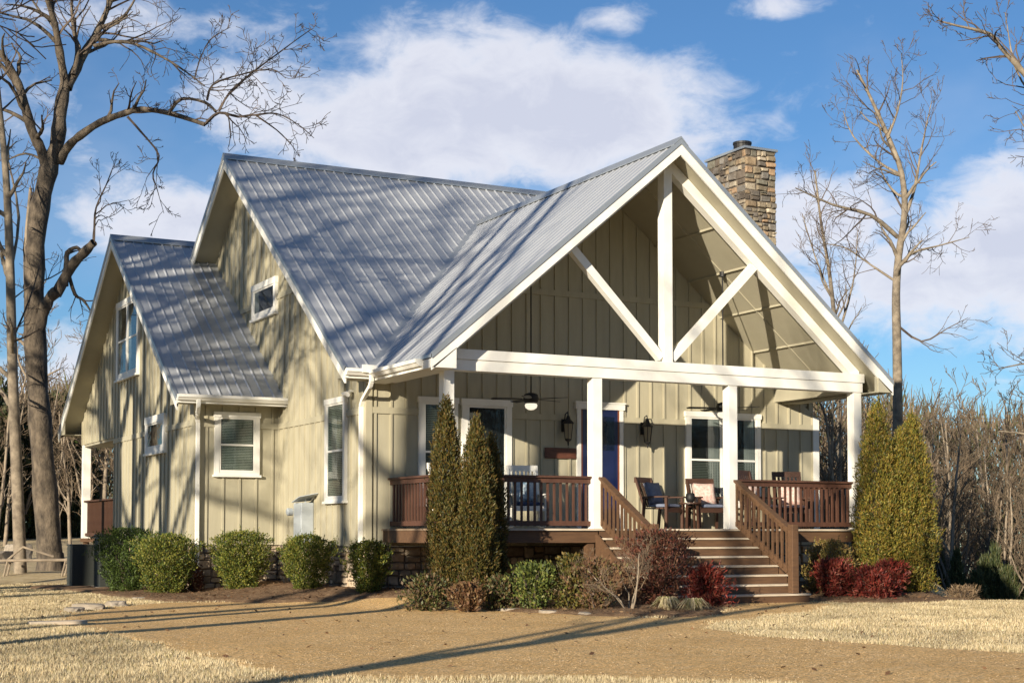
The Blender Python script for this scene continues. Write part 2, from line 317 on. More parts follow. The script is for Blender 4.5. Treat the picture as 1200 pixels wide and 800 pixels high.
# ------------------------------------------------------------------ the house
house = empty('cottage', (0, 0, 0), 'beige board-and-batten cottage with ribbed metal roof and open gabled front porch', 'house')
ZR, YR, SM = 9.83, 7.2, .735                 # main ridge
ZG, XG, SG = 8.50, 4.98, .84                 # porch gable ridge
ZW, YW, SW = 8.40, 10.56, .72                # wing ridge
zmain = lambda y: ZR-SM*abs(y-YR)
zgab = lambda x: ZG-SG*abs(x-XG)
zwing = lambda y: ZW-SW*abs(y-YW)
def plane_wall(name, ax, pos, sgn, poly, battens, band=[], top=.02, parent=house, step=.32, start=.16, thick=.12):
    """wall sheet in the plane ax=pos facing sgn, poly of (t, z); battens and belly bands are part of its siding"""
    m = MB(); P = (lambda t, z, o=0: (pos+sgn*o, t, z)) if ax == 'x' else (lambda t, z, o=0: (t, pos+sgn*o, z))
    off = (-sgn*thick, 0, 0) if ax == 'x' else (0, -sgn*thick, 0)
    m.prism([P(t, z) for t, z in poly], off)
    t0 = min(p[0] for p in poly); t1 = max(p[0] for p in poly); t = t0+start
    while t < t1-.03:
        a, b = t-.022, t+.022; ra = clip_x(poly, a+1e-5); rb = clip_x(poly, b+1e-5)
        for (za0, za1), (zb0, zb1) in zip(ra, rb):
            cuts = sorted([z for z in band if max(za0, zb0) < z < min(za1, zb1)])
            lo = max(za0, zb0); segs = []
            for z in cuts: segs.append((lo, z-.062)); lo = z+.062
            for i, (s0, s1) in enumerate(segs): m.prism([P(a, s0+.001), P(b, s0+.001), P(b, s1), P(a, s1)], tuple(sgn*q for q in ((.026, 0, 0) if ax == 'x' else (0, .026, 0))))
            m.prism([P(a, lo), P(b, lo), P(b, zb1-.004), P(a, za1-.004)], tuple(sgn*q for q in ((.026, 0, 0) if ax == 'x' else (0, .026, 0))))
        t += step
    for z in band:
        tt = [p for p in np.arange(t0, t1, .05) if any(a < z-.06 and b > z+.06 for a, b in clip_x(poly, p+1e-5))]
        if tt:
            a, b = min(tt)+.002, max(tt)+.045
            m.prism([P(a, z-.06), P(b, z-.06), P(b, z+.06), P(a, z+.06)], tuple(sgn*q for q in ((.030, 0, 0) if ax == 'x' else (0, .030, 0))))
    return m.build('wall', M['siding'], parent)
fw = [(0, 1.0), (10.53, 1.0), (10.53, 3.75), (9.55+.35, zgab(9.9)-.16), (XG, ZG-.2), (.05, zgab(.05)-.14), (0, 4.15)]
front = plane_wall('wall', 'y', 0, -1, fw, True, [3.53, 6.0]); 
mw = [(.0, 1.0), (14.4, 1.0), (14.4, zmain(14.4)-.1), (YR, ZR-.1), (.0, zmain(0)-.1)]
side = plane_wall('wall', 'x', 0, -1, mw, True, [3.53, 6.35])
plane_wall('wall', 'y', 5.0, -1, [(-1.83, 1.0), (0, 1.0), (0, zwing(5)-.1), (-1.83, zwing(5)-.1)], True, [3.53], start=.25, step=.36)
ww = [(5.0, 1.0), (12.3, 1.0), (12.3, 3.66), (16.1, 3.66), (16.1, zwing(16.1)-.1), (YW, ZW-.1), (5.0, zwing(5)-.1)]
plane_wall('wall', 'x', -1.83, -1, ww, True, [3.56, 6.9])
MB().box(10.41, 10.53, .12, 14.4, 1.0, 4.2).prism([(10.41, .12, 4.2), (10.41, 14.4, 4.2), (10.41, YR, ZR-.15)], (.12, 0, 0)).build('wall', M['siding'], house)
MB().box(.12, 10.41, 14.28, 14.4, 1.0, 4.3).build('wall', M['siding'], house)
MB().box(-1.71, -.12, 12.18, 12.3, 1.0, 6.0).build('wall', M['siding'], house)
w = MB(); w.box(-1.866, -1.80, 4.964, 5.09, 1.0, 4.2); w.box(-1.80, -1.72, 4.964, 5.0, 1.0, 4.2); w.build('corner_board', M['siding'], house)
w = MB(); w.box(-.036, .0, -.036, .09, 1.0, 4.15); w.box(0, .09, -.036, -.001, 1.0, 4.15); w.build('corner_board', M['siding'], house)
MB().box(10.40, 10.56, -.032, .06, 1.0, 3.75).build('corner_board', M['white'], house)
# interior floor/ceiling so that no light leaks through
MB().box(.15, 10.38, .15, 14.2, 4.0, 4.06).build('attic_floor', M['soffit'], house)

# stones
def stones(m, P, t0, t1, z0, z1, big=.42, dep=.04, pal=None):
    """irregular rubble: the rectangle is split again and again, each leaf is one stone"""
    def leaf(a, b, c, d):
        if b-a < .035 or d-c < .035: return
        jx = min(.022, (b-a)*.12); jz = min(.022, (d-c)*.14); j = lambda q: random.uniform(-q, q)
        g = random.choice(pal or [(.32, .27, .19), (.24, .21, .155), (.38, .32, .22), (.18, .16, .135), (.29, .22, .14), (.24, .225, .20), (.48, .42, .32), (.14, .115, .09), (.36, .25, .155), (.20, .19, .15)]); k = random.uniform(.75, 1.15); g = tuple(q*k for q in g)
        o = random.uniform(0, dep)+.02; e_ = .007
        ring = [(a+e_+abs(j(jx)), c+e_+abs(j(jz))), ((a+b)/2+j(jx), c+e_+abs(j(jz*.5))), (b-e_-abs(j(jx)), c+e_+abs(j(jz))), (b-e_-abs(j(jx*.6)), (c+d)/2+j(jz)), (b-e_-abs(j(jx)), d-e_-abs(j(jz))), ((a+b)/2+j(jx), d-e_-abs(j(jz*.5))), (a+e_+abs(j(jx)), d-e_-abs(j(jz))), (a+e_+abs(j(jx*.6)), (c+d)/2+j(jz))]
        cc = ((a+b)/2, (c+d)/2); i = random.uniform(.74, .88); n = 8; tl = (j(.012), j(.012))
        inn = [(cc[0]+(x-cc[0])*i, cc[1]+(y-cc[1])*i) for x, y in ring]
        vs = [P(x, y, -.02) for x, y in ring]+[P(x, y, o*.5) for x, y in ring]+[P(x, y, o+tl[0]*(x-cc[0])/(b-a)*2+tl[1]*(y-cc[1])/(d-c)*2+j(.004)) for x, y in inn]
        fs = [(q, (q+1) % n, n+(q+1) % n, n+q) for q in range(n)]+[(n+q, n+(q+1) % n, 2*n+(q+1) % n, 2*n+q) for q in range(n)]+[tuple(2*n+q for q in range(n))]
        m.add(vs, fs, g)
    def split(a, b, c, d):
        w_, h_ = b-a, d-c
        if (w_ < big and h_ < big*.62 and random.random() < (.75 if w_ < h_*3.2 else .1)) or (w_ < .16 and h_ < .12): return leaf(a, b, c, d)
        if h_ < .07 and w_ < big: return leaf(a, b, c, d)
        f = random.uniform(.32, .68)
        if w_ > h_*random.uniform(1.0, 2.0): split(a, a+w_*f, c, d); split(a+w_*f, b, c, d)
        else: split(a, b, c, c+h_*f); split(a, b, c+h_*f, d)
    split(t0, t1, z0, z1)
mo = MB(); mo.box(.02, 10.5, .02, .3, -.3, .995); mo.box(.02, .3, .3, 14, -.3, .995); mo.box(-1.8, .02, 5.04, 5.3, -.3, .995); mo.box(-1.79, -1.5, 5.3, 12.3, -.3, .995); mo.box(10.2, 10.49, .3, 14, -.8, .995)
fo = mo.build('foundation', M['mortar'], house)
PAL = [(.62, .52, .38), (.52, .43, .31), (.70, .60, .46), (.40, .33, .24), (.58, .44, .28), (.48, .42, .34), (.30, .24, .18), (.66, .54, .40)]; KW = dict(pal=PAL)
st = MB(); stones(st, lambda t, z, o: (t, .02-o, z), 0, 10.5, -.1, .99, **KW); stones(st, lambda t, z, o: (.02-o, t, z), 0, 5.0, -.1, .99, **KW)
stones(st, lambda t, z, o: (t, 5.04-o, z), -1.83, 0, -.1, .99, **KW); stones(st, lambda t, z, o: (-1.8-o, t, z), 5.0, 12.3, -.1, .99, **KW)
st.build('stone_facing', M['stone'], fo)

# roofs
def ribbed(name, outline, zf, ribdir, spacing, parent, hh=.032):
    """one roof slope. outline: (x, y) polygon; ribs run up the slope: ribdir 'y' -> ribs at fixed x"""
    m = MB(); m.prism([(x, y, zf(x, y)-.02) for x, y in outline], (0, 0, -.05))
    pl = outline if ribdir == 'y' else [(y, x) for x, y in outline]
    t0 = min(p[0] for p in pl); t1 = max(p[0] for p in pl); t = t0+.03; k = 0
    while t < t1-.01:
        for a, b in clip_x(pl, t+1e-5):
            if b-a < .05: continue
            n = 1; hw = .017
            A = (t, a) if ribdir == 'y' else (a, t); B = (t, b) if ribdir == 'y' else (b, t)
            zA = zf(*A)-.02; zB = zf(*B)-.02; ex = (1, 0) if ribdir == 'y' else (0, 1)
            def q(p, z, o, h): return (p[0]+ex[0]*o, p[1]+ex[1]*o, z+h)
            m.hexa([q(A, zA, -hw*1.5, 0), q(A, zA, hw*1.5, 0), q(B, zB, hw*1.5, 0), q(B, zB, -hw*1.5, 0), q(A, zA, -hw*.6, hh), q(A, zA, hw*.6, hh), q(B, zB, hw*.6, hh), q(B, zB, -hw*.6, hh)])
        t += spacing
    return m.build(name, M['metal'], parent)
yv = lambda x: YR-(ZR-zgab(x))/SM
XE0, XE1 = -.06, 10.02; YE = -.38; YF = -3.0
zm2 = lambda x, y: zmain(y); zg2 = lambda x, y: zgab(x); zw2 = lambda x, y: zwing(y)
mr_ = ribbed('main_roof', [(-.6, YE), (XE0, YE), (XE0, yv(XE0)), (XG, yv(XG)), (XE1, yv(XE1)), (XE1, YE), (11.1, YE), (11.1, YR), (-.6, YR)], zm2, 'y', .235, house)
mb_ = ribbed('main_roof', [(-.6, YR), (11.1, YR), (11.1, 14.8), (-.6, 14.8)], zm2, 'y', .235, house)
gl = ribbed('porch_roof', [(XE0, YF), (XG, YF), (XG, yv(XG)), (XE0, yv(XE0))], zg2, 'x', .235, house, .017)
gr = ribbed('porch_roof', [(XE1, YF), (XG, YF), (XG, yv(XG)), (XE1, yv(XE1))], zg2, 'x', .235, house, .017)
w1 = ribbed('wing_roof', [(-2.36, 4.5), (0, 4.5), (0, 9.9), (1.3, YW), (-2.36, YW)], zw2, 'y', .235, house)
w2 = ribbed('wing_roof', [(-2.36, YW), (1.3, YW), (1.3, 12.3), (.0, 13.2), (0, 16.62), (-2.36, 16.62)], zw2, 'y', .235, house)
def cap(p, q, slope, ax, parent, w=.16):
    m = MB(); ex = Vector((0, 1, 0)) if ax == 'x' else Vector((1, 0, 0)); p = Vector(p); q = Vector(q); d = w*slope
    m.add([p+ex*w-Vector((0, 0, d)), p+Vector((0, 0, .03)), p-ex*w-Vector((0, 0, d)), q+ex*w-Vector((0, 0, d)), q+Vector((0, 0, .03)), q-ex*w-Vector((0, 0, d)),
           p+ex*w-Vector((0, 0, d+.02)), p-Vector((0, 0, .02)), p-ex*w-Vector((0, 0, d+.02)), q+ex*w-Vector((0, 0, d+.02)), q-Vector((0, 0, .02)), q-ex*w-Vector((0, 0, d+.02))],
          [(0, 1, 4, 3), (1, 2, 5, 4), (6, 9, 10, 7), (7, 10, 11, 8), (0, 3, 9, 6), (2, 8, 11, 5), (0, 6, 7, 1), (1, 7, 8, 2), (3, 4, 10, 9), (4, 5, 11, 10)])
    return m.build('ridge_cap', M['flash'], parent)
cap((-.62, YR, ZR+.03), (11.1, YR, ZR+.03), SM, 'x', mr_); cap((XG, YF-.02, ZG+.03), (XG, yv(XG), ZG+.03), SG, 'y', gl); cap((-2.38, YW, ZW+.03), (1.2, YW, ZW+.03), SW, 'x', w1)
vl = MB()
for (a, b) in (((XE0, yv(XE0)), (XG, yv(XG))),):
    vl.bar((a[0], a[1], zgab(a[0])+.012), (b[0], b[1], zgab(b[0])+.012), .16, .03)
vl.build('valley_flashing', M['flash'], gl)
# fascia, rakes and soffits
def rake(parent, ax, pos, a, b, zf, h=.22, t=.035, m='white', drop=.075, flare=0):
    """board following the roof edge in the plane ax=pos from a to b"""
    q = MB(); P = (lambda s, z: (pos, s, z)) if ax == 'x' else (lambda s, z: (s, pos, z)); off = (t, 0, 0) if ax == 'x' else (0, t, 0)
    q.prism([P(a, zf(a)-drop), P(b, zf(b)-drop), P(b, zf(b)-drop-h), P(a, zf(a)-drop-h-flare)], off); return q.build('rake_board', M[m], parent)
rake(mr_, 'x', -.6, YE-.0, YR, zmain); rake(mb_, 'x', -.6, 14.8, YR, zmain)
rake(w1, 'x', -2.36, 4.5, YW, zwing, h=.2); rake(w2, 'x', -2.36, 16.62, YW, zwing, h=.2)
rake(gl, 'y', YF, XE0, XG, zgab, h=.21); rake(gr, 'y', YF, XE1, XG, zgab, h=.21)
tr = MB()      # thin metal drip trim over the boards
for a, b, zf, ax, pos in ((YE, YR, zmain, 'x', -.62), (14.8, YR, zmain, 'x', -.62), (4.5, YW, zwing, 'x', -2.38), (16.62, YW, zwing, 'x', -2.38), (XE0, XG, zgab, 'y', YF-.02), (XE1, XG, zgab, 'y', YF-.02)):
    P = (lambda s, z: (pos, s, z)) if ax == 'x' else (lambda s, z: (s, pos, z))
    tr.prism([P(a, zf(a)+.015), P(b, zf(b)+.015), P(b, zf(b)-.085), P(a, zf(a)-.085)], (.05, 0, 0) if ax == 'x' else (0, .05, 0))
tr.build('drip_trim', M['flash'], house)
def slope_soffit(x0, x1, y0, y1, zf, drop, t=.02):
    m = MB(); m.prism([(x0, y0, zf(x0, y0)-drop), (x1, y0, zf(x1, y0)-drop), (x1, y1, zf(x1, y1)-drop), (x0, y1, zf(x0, y1)-drop)], (0, 0, -t)); return m
slope_soffit(-.565, -.001, YE+.02, YR, zm2, .12).build('soffit', M['soffit'], mr_); slope_soffit(-.565, -.001, YR, 14.78, zm2, .12).build('soffit', M['soffit'], mb_)
slope_soffit(-2.325, -1.831, 4.52, YW, zw2, .12).build('soffit', M['soffit'], w1); slope_soffit(-2.325, -1.831, YW, 16.6, zw2, .12).build('soffit', M['soffit'], w2)
# main eave and wing eave: boxed fascia with boxed return ends
e = MB(); e.box(-.6, XE0-.02, YE-.03, YE-.002, 4.06, 4.2); e.build('fascia', M['white'], mr_)
e = MB(); e.prism([(-.598, YE, 4.07), (-.598, -.0, 4.07), (-.598, -.0, zmain(0)-.13), (-.598, YE, zmain(YE)-.13)], (.03, 0, 0)); e.box(-.565, -.03, YE, -.0, 4.05, 4.07); e.build('eave_return', M['soffit'], mr_)
e = MB(); e.box(-2.36, 0, 4.47, 4.498, 3.92, 4.02); e.build('fascia', M['white'], w1)
e = MB(); e.box(-2.325, 0, 4.5, 4.998, 3.93, 3.95); e.prism([(-2.356, 4.5, 3.9), (-2.356, 5.0, 3.9), (-2.356, 5.0, zwing(5)-.28), (-2.356, 4.5, zwing(4.5)-.2)], (.03, 0, 0)); e.build('eave_return', M['soffit'], w1)
e = MB(); e.box(-2.325, 0, 16.12, 16.6, 3.93, 3.95); e.prism([(-2.356, 16.62, 3.92), (-2.356, 15.9, 3.92), (-2.356, 15.9, zwing(15.9)-.28), (-2.356, 16.62, zwing(16.62)-.2)], (.03, 0, 0)); e.build('eave_return', M['soffit'], w2)
# gutters
def gutter(parent, p, q, out):
    m = MB(); p = Vector(p); q = Vector(q); o = Vector(out); prof = [(0, 0), (0, -.12), (.06, -.12), (.10, -.07), (.125, -.06), (.125, 0), (.112, 0), (.112, -.05), (.09, -.06), (.055, -.105), (.012, -.105), (.012, 0)]
    n = len(prof); vs = [p+o*a+Vector((0, 0, b)) for a, b in prof]+[q+o*a+Vector((0, 0, b)) for a, b in prof]
    m.add(vs, [(i, (i+1) % n, n+(i+1) % n, n+i) for i in range(n)]+[(0, 1, 2, 3, 4, 5), (n+5, n+4, n+3, n+2, n+1, n)]); return m.build('gutter', M['white'], parent)
gutter(mr_, (-.6, YE-.032, 4.23), (XE0-.01, YE-.032, 4.23), (0, -1, 0)); gutter(w1, (-2.36, 4.466, 4.09), (0, 4.466, 4.09), (0, -1, 0))
MB().box(XE0+.0, XE0+.025, YF+.04, YE, zgab(XE0)-.24, zgab(XE0)-.09).build('fascia', M['white'], gl); gutter(gl, (XE0-.002, YF+.38, 4.2), (XE0-.002, YE-.15, 4.2), (-1, 0, 0))
MB().box(XE1-.025, XE1, YF+.04, 0, zgab(XE1)-.24, zgab(XE1)-.09).build('fascia', M['white'], gr)
MB().box(-.32, XE0+.04, YE-.18, YE-.15, 4.16, 4.30).build('splash_guard', M['white'], mr_)
def spout(pts, parent, w=.075):
    m = MB()
    for i in range(len(pts)-1): m.bar(pts[i], pts[i+1], w*1.1, w*.8, up=(0, 1, .001) if abs(pts[i][2]-pts[i+1][2]) > .02 else (0, 0, 1))
    return m.build('downspout', M['white'], parent, bevel=.008)
spout([(-.12, -.50, 4.13), (-.12, -.50, 4.0), (-.12, -.44, 3.92), (-.075, .02, 3.72), (-.075, .11, 3.6), (-.075, .12, 1.3), (-.075, .12, .45), (-.14, -.12, .3)], house)
spout([(-1.93, 4.40, 3.99), (-1.93, 4.40, 3.86), (-1.9, 4.56, 3.72), (-1.82, 4.88, 3.66), (-1.79, 4.92, 3.55), (-1.79, 4.92, 1.3), (-1.79, 4.90, .62), (-1.83, 4.6, .35)], house)

# porch gable: beam, truss, ceiling
YP = -2.46
b = MB(); b.box(.36, 9.60, YP-.12, YP+.12, 4.05, 4.24); b.box(.33, 9.63, YP-.145, YP+.145, 4.243, 4.42); b.build('beam', M['white'], house, bevel=.006)
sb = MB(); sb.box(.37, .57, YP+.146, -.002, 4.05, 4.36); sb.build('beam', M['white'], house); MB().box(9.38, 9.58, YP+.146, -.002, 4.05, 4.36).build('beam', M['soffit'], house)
e = MB(); e.box(9.585, XE1-.03, YF+.04, -.001, 4.02, 4.04); e.box(9.585, XE1-.03, YF+.036, YF+.05, 4.04, zgab(9.7)-.2); e.build('eave_return', M['soffit'], gr)
e = MB(); e.box(XE0+.03, .365, YF+.04, -.001, 4.02, 4.04); e.prism([(XE0+.005, YF+.03, 4.03), (.40, YF+.03, 4.03), (.40, YF+.03, zgab(.4)-.27), (XE0+.005, YF+.03, zgab(XE0)-.24)], (0, -.03, 0)); e.build('eave_return', M['white'], gl)
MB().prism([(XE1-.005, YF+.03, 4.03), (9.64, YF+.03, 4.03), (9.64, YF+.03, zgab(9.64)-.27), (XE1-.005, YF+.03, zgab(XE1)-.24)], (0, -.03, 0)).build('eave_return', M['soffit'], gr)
DC = .17
for (xa, par) in ((XE0+.03, gl), (XE1-.03, gr)):
    m = slope_soffit(xa, XG, YF+.04, -.003, zg2, DC)
    dx = 1 if xa < XG else -1
    for k in range(1, 6):
        x = XG-dx*(.55+k*.82)
        if abs(x-XG) < 4.6: m.box(x-.02, x+.02, YP+.1, -.003, zgab(x)-DC-.045, zgab(x)-DC-.005)
    for y in (-1.22,):
        m.bar((XG-dx*.1, y, zgab(XG-dx*.1)-DC-.03), (XG-dx*4.5, y, zgab(XG-dx*4.5)-DC-.03), .04, .02)
    m.build('porch_ceiling', M['soffit'], par)
RB = .20
def slopebar(m, x0, x1, drop, h, y0, y1):
    m.prism([(x0, y0, zgab(x0)-drop), (x1, y0, zgab(x1)-drop), (x1, y0, zgab(x1)-drop-h), (x0, y0, zgab(x0)-drop-h)], (0, y1-y0, 0))
t_ = empty('truss'); t_.parent = house
m = MB(); slopebar(m, .42, XG, DC+.03, .24, YP-.09, YP+.09); m.build('rafter', M['white'], t_)
m = MB(); slopebar(m, 9.54, XG+.002, DC+.03, .24, YP-.09, YP+.09); m.build('rafter', M['white'], t_)
MB().box(XG-.09, XG+.09, YP-.105, YP+.105, 4.42, zgab(XG)-.42).build('king_post', M['white'], t_)
for s in (-1, 1):
    MB().bar((XG+s*.12, YP, 4.50), (XG+s*2.02, YP, zgab(XG+2.02)-.42), .14, .15, up=(0, 0, 1)).build('brace', M['white'], t_)
postx = [.47, 3.44, 6.44, 9.48]
for x in postx:
    p = MB(); p.box(x-.10, x+.10, YP-.10, YP+.10, 1.325, 4.05); p.build('post', M['white'], house, bevel=.006)

# deck and steps
ZD = 1.325
d = MB(); y = -2.62
while y < -.03: d.box(.28, 9.68, y, min(y+.138, -.003), ZD-.035, ZD); y += .144
deck = d.build('deck', M['deckf'], house)
MB().box(.26, 9.70, -2.66, -2.622, ZD-.034, ZD+.001).build('deck_edge', M['tread'], deck)
for q in ((.30, 3.42, -2.60, -2.56), (6.72, 9.66, -2.60, -2.56), (.30, .34, -2.56, -.06), (9.62, 9.66, -2.56, -.06)): MB().box(*q, ZD-.25, ZD-.037).build('rim_joist', M['wood'], deck)
for x in (.45, 3.3, 6.85, 9.5): MB().box(x-.07, x+.07, -2.55, -2.41, -.1, ZD-.04).build('deck_post', M['wood'], deck)
stp = empty('steps'); stp.parent = house
RUN = .257
for i in range(1, 8):
    yf = -4.42+RUN*(i-1); z = ZD/8*i; xr = 6.78 if i == 1 else 6.68
    MB().box(3.42, xr, yf, yf+RUN+.03, z-.035, z).build('tread', M['tread'], stp, bevel=.006)
    MB().box(3.44, xr-.02, yf+.025, yf+.045, z-ZD/8+.001, z-.037).build('riser', M['wood'], stp)
MB().box(3.44, 6.68, -2.603, -2.622+.0, ZD*7/8+.002, ZD-.037).build('riser', M['wood'], stp)
for x in (3.40, 6.69):
    MB().prism([(x, -4.36, -.05), (x, -4.36, .10), (x, -2.66, 1.22), (x, -2.60, 1.22), (x, -2.60, -.05)], (.035 if x > 5 else -.035, 0, 0)).build('stringer', M['wood'], stp)
balm = {}
def baluster(h, mt, parent, loc, rz=0):
    k = (round(h, 3), mt)
    if k not in balm:
        o = MB().box(-.018, .018, -.018, .018, 0, h).build('baluster', M[mt], parent); balm[k] = o.data
    else:
        o = bpy.data.objects.new('baluster', balm[k]); COL.objects.link(o); o.parent = parent
    o.location = loc; return o
def railing(p, q, n, zt=2.27, zb=1.45):
    m = MB(); p = Vector(p); q = Vector(q); Z = Vector((0, 0, 1))
    m.bar(p+Z*(zt-.02), q+Z*(zt-.02), .13, .038); m.bar(p+Z*(zt-.085), q+Z*(zt-.085), .038, .085); m.bar(p+Z*(zb-.03), q+Z*(zb-.03), .038, .085)
    r = m.build('railing', M['rail'], house)
    for i in range(n):
        c = p.lerp(q, (i+.5)/n); off = (q-p).normalized().cross(Z)*.038
        baluster(zt-.05-(zb-.08), 'rail', r, (c.x-off.x, c.y-off.y, zb-.08))
    return r
railing((.57, YP, 0), (3.34, YP, 0), 21); railing((6.54, YP, 0), (9.38, YP, 0), 22); railing((.47, -.03, 0), (.47, YP+.1, 0), 17); railing((9.48, YP+.1, 0), (9.48, -.03, 0), 17)
for x in (3.52, 6.50):
    m = MB(); y0, y1 = YP-.1, -4.20; z0, z1 = 2.24, 1.32
    f = lambda y, o: (x, y, z0+(z1-z0)*(y-y0)/(y1-y0)+o)
    m.bar(f(y0, 0), f(y1, 0), .13, .042); m.bar(f(y0, -.07), f(y1, -.07), .038, .09); m.bar(f(y0, -.79), f(y1, -.79), .05, .12)
    r = m.build('stair_railing', M['wood'], house)
    for i in range(12):
        yy = y0+(y1-y0)*(i+.5)/12; baluster(.74, 'wood', r, (x-.035, yy, f(yy, -.81)[2]))
    nw = MB(); nw.box(x-.07, x+.07, -4.34, -4.20, .167, 1.40); nw.build('newel', M['wood'], r, bevel=.008)
# side porch of the wing
MB().box(-1.84, -.1, 12.3, 16.15, 1.02, 1.12).build('deck', M['wood'], house); MB().box(-1.83, -1.63, 15.9, 16.1, 1.121, 3.655).build('post', M['white'], house)
for y in (13.5, 16.0): MB().box(-1.78, -1.64, y-.07, y+.07, -.2, 1.02).build('deck_post', M['wood'], house)
m = MB(); m.bar((-1.75, 12.3, 2.12), (-1.75, 15.9, 2.12), .12, .04); m.bar((-1.75, 12.3, 1.22), (-1.75, 15.9, 1.22), .04, .08); r = m.build('railing', M['dwood'], house)
for i in range(24): baluster(.86, 'dwood', r, (-1.72, 12.4+i*.146, 1.24))
MB().box(-1.80, -.1, 12.31, 16.05, 3.6, 3.655).build('porch_ceiling', M['soffit'], house)

# windows
def window(face, t0, t1, z0, z1, parent, sash=True, blind=True, units=1, tw=.10, label=None, bl=1.0, curt=False, bm='blind', bt=0.0, door=False):
    """face = (axis, pos, sgn); opening t0..t1, z0..z1 is the outer edge of the trim"""
    ax, pos, sg = face
    def bx(m, a, b, c, d, o0, o1):
        o0, o1 = (o0+.009 if o0 > .01 else o0), o1+.009; lo, hi = sorted((pos+sg*o0, pos+sg*o1))
        return m.box(lo, hi, a, b, c, d) if ax == 'x' else m.box(a, b, lo, hi, c, d)
    m = MB(); bx(m, t0, t0+tw, z0+.05, z1-tw-.01, .001, .055); bx(m, t1-tw, t1, z0+.05, z1-tw-.01, .001, .055); bx(m, t0-.02, t1+.02, z1-tw-.01, z1, .001, .065); bx(m, t0+tw, t1-tw, z0+.05, z0+tw, .001, .05)
    uw = (t1-t0-2*tw)/units
    for k in range(1, units): c = t0+tw+uw*k; bx(m, c-.06, c+.06, z0+tw, z1-tw-.01, .001, .055)
    wf = m.build('window', M['white'], parent)
    m = MB(); bx(m, t0-.03, t1+.03, z0, z0+.048, .001, .09); m.build('sill', M['white'], wf)
    for k in range(units):
        a = t0+tw+uw*k+(.06 if k else 0)+.002; b = t0+tw+uw*(k+1)-(.06 if k < units-1 else 0)-.002; c = z0+tw+.002; d_ = z1-tw-.012; h = (c+d_)/2
        m = MB(); s = .035
        bx(m, a, a+s, c, d_, .022, .044); bx(m, b-s, b, c, d_, .022, .044); bx(m, a+s, b-s, c, c+s+.01, .022, .044); bx(m, a+s, b-s, d_-s, d_, .022, .044)
        if sash: bx(m, a+s, b-s, h-.02, h+.02, .022, .046)
        m.build('sash', M['white'], wf)
        m = MB(); bx(m, a, b, c, d_, .0212, .0218); m.build('dark_backing', M['dark'], wf)  # near-black sheet on the wall: the unlit room's darkness put into its colour
        if blind:
            m = MB(); z = d_-s-.02-(d_-c)*bt
            while z > d_-(d_-c)*bl: 
                bx(m, a+s+.02, b-s-.02, z-.017, z+.004, .0222, .027); z -= .034
            m.build('blind', M[bm], wf)
        if curt:
            m = MB(); q = b-s-.02
            while q > b-s-.28: bx(m, q-.025, q, c+s+.01, d_-s, .0222, .026 if int(q*1000/30) % 2 else .029); q -= .03
            m.build('curtain', M['curtain'], wf)
        m = MB(); bx(m, a+s-.003, b-s+.003, c+s, d_-s+.003, .034, .0345); m.build('pane', M['glass'], wf)
    return wf
FR = ('y', 0, -1); SD = ('x', 0, -1); WF = ('y', 5.0, -1); WS = ('x', -1.83, -1)
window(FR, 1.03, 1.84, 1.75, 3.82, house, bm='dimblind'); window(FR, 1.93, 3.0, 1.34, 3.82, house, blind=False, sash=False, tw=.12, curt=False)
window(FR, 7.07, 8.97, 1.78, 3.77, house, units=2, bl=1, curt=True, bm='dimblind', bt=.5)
window(SD, .98, 2.06, 1.82, 3.87, house); window(SD, 5.12, 6.75, 5.98, 6.80, house, sash=False, blind=False, tw=.13, curt=True)
window(WF, -1.42, -.44, 2.43, 3.80, house); window(WS, 7.25, 8.95, 3.03, 3.92, house, sash=False, blind=False, tw=.16)
window(WS, 9.72, 11.95, 5.0, 6.98, house, units=2, blind=False, tw=.14, curt=True)
# front door
m = MB(); m.box(4.47, 4.56, -.055, -.001, 1.325, 3.72); m.box(5.46, 5.55, -.055, -.001, 1.325, 3.72); m.box(4.44, 5.58, -.07, -.001, 3.721, 3.84); m.box(4.42, 5.60, -.085, -.001, 3.842, 3.87); dfm = m.build('door', M['white'], house)
m = MB(); m.box(4.60, 5.42, -.04, -.021, 1.36, 3.71)
for (a, b_) in ((4.68, 4.98), (5.04, 5.34)):
    for (c, d_) in ((1.5, 2.1), (2.2, 2.75), ): m.box(a, b_, -.052, -.041, c, d_)
m.build('door_leaf', M['navy'], dfm); MB().box(4.562, 4.598, -.045, -.021, 1.33, 3.715).box(5.422, 5.458, -.045, -.021, 1.33, 3.715).build('door_frame', M['reddoor'], dfm)
m = MB(); m.box(4.68, 5.34, -.046, -.043, 2.9, 3.58); m.build('door_glass', M['glass'], dfm)
MB().tube([(4.7, -.04, 2.30), (4.7, -.10, 2.30)], .028, 10).build('handle', M['black'], dfm)
# chimney
ch = MB(); ch.box(10.57, 11.42, 2.58, 4.10, -.5, 10.27); cho = ch.build('chimney', M['mortar'], house)
st = MB(); stones(st, lambda t, z, o: (t, 2.58-o, z), 10.55, 11.44, 6.0, 10.27, .36, .06); stones(st, lambda t, z, o: (10.57-o, t, z), 2.56, 4.12, 6.0, 10.27, .36, .06)
stones(st, lambda t, z, o: (11.42+o, t, z), 2.56, 4.12, 0, 10.27, .4, .04); stones(st, lambda t, z, o: (t, 2.58-o, z), 10.55, 11.44, -.3, 6.0, .4, .04); st.build('stone_facing', M['stone'], cho)
MB().box(10.51, 11.48, 2.52, 4.16, 10.275, 10.33).build('cap', M['flash'], cho); MB().lathe((10.98, 3.25, 10.33), [(.21, 0), (.21, .22), (.225, .23), (.225, .28), (.05, .29)], 20).build('flue', M['black'], cho, smooth=False)

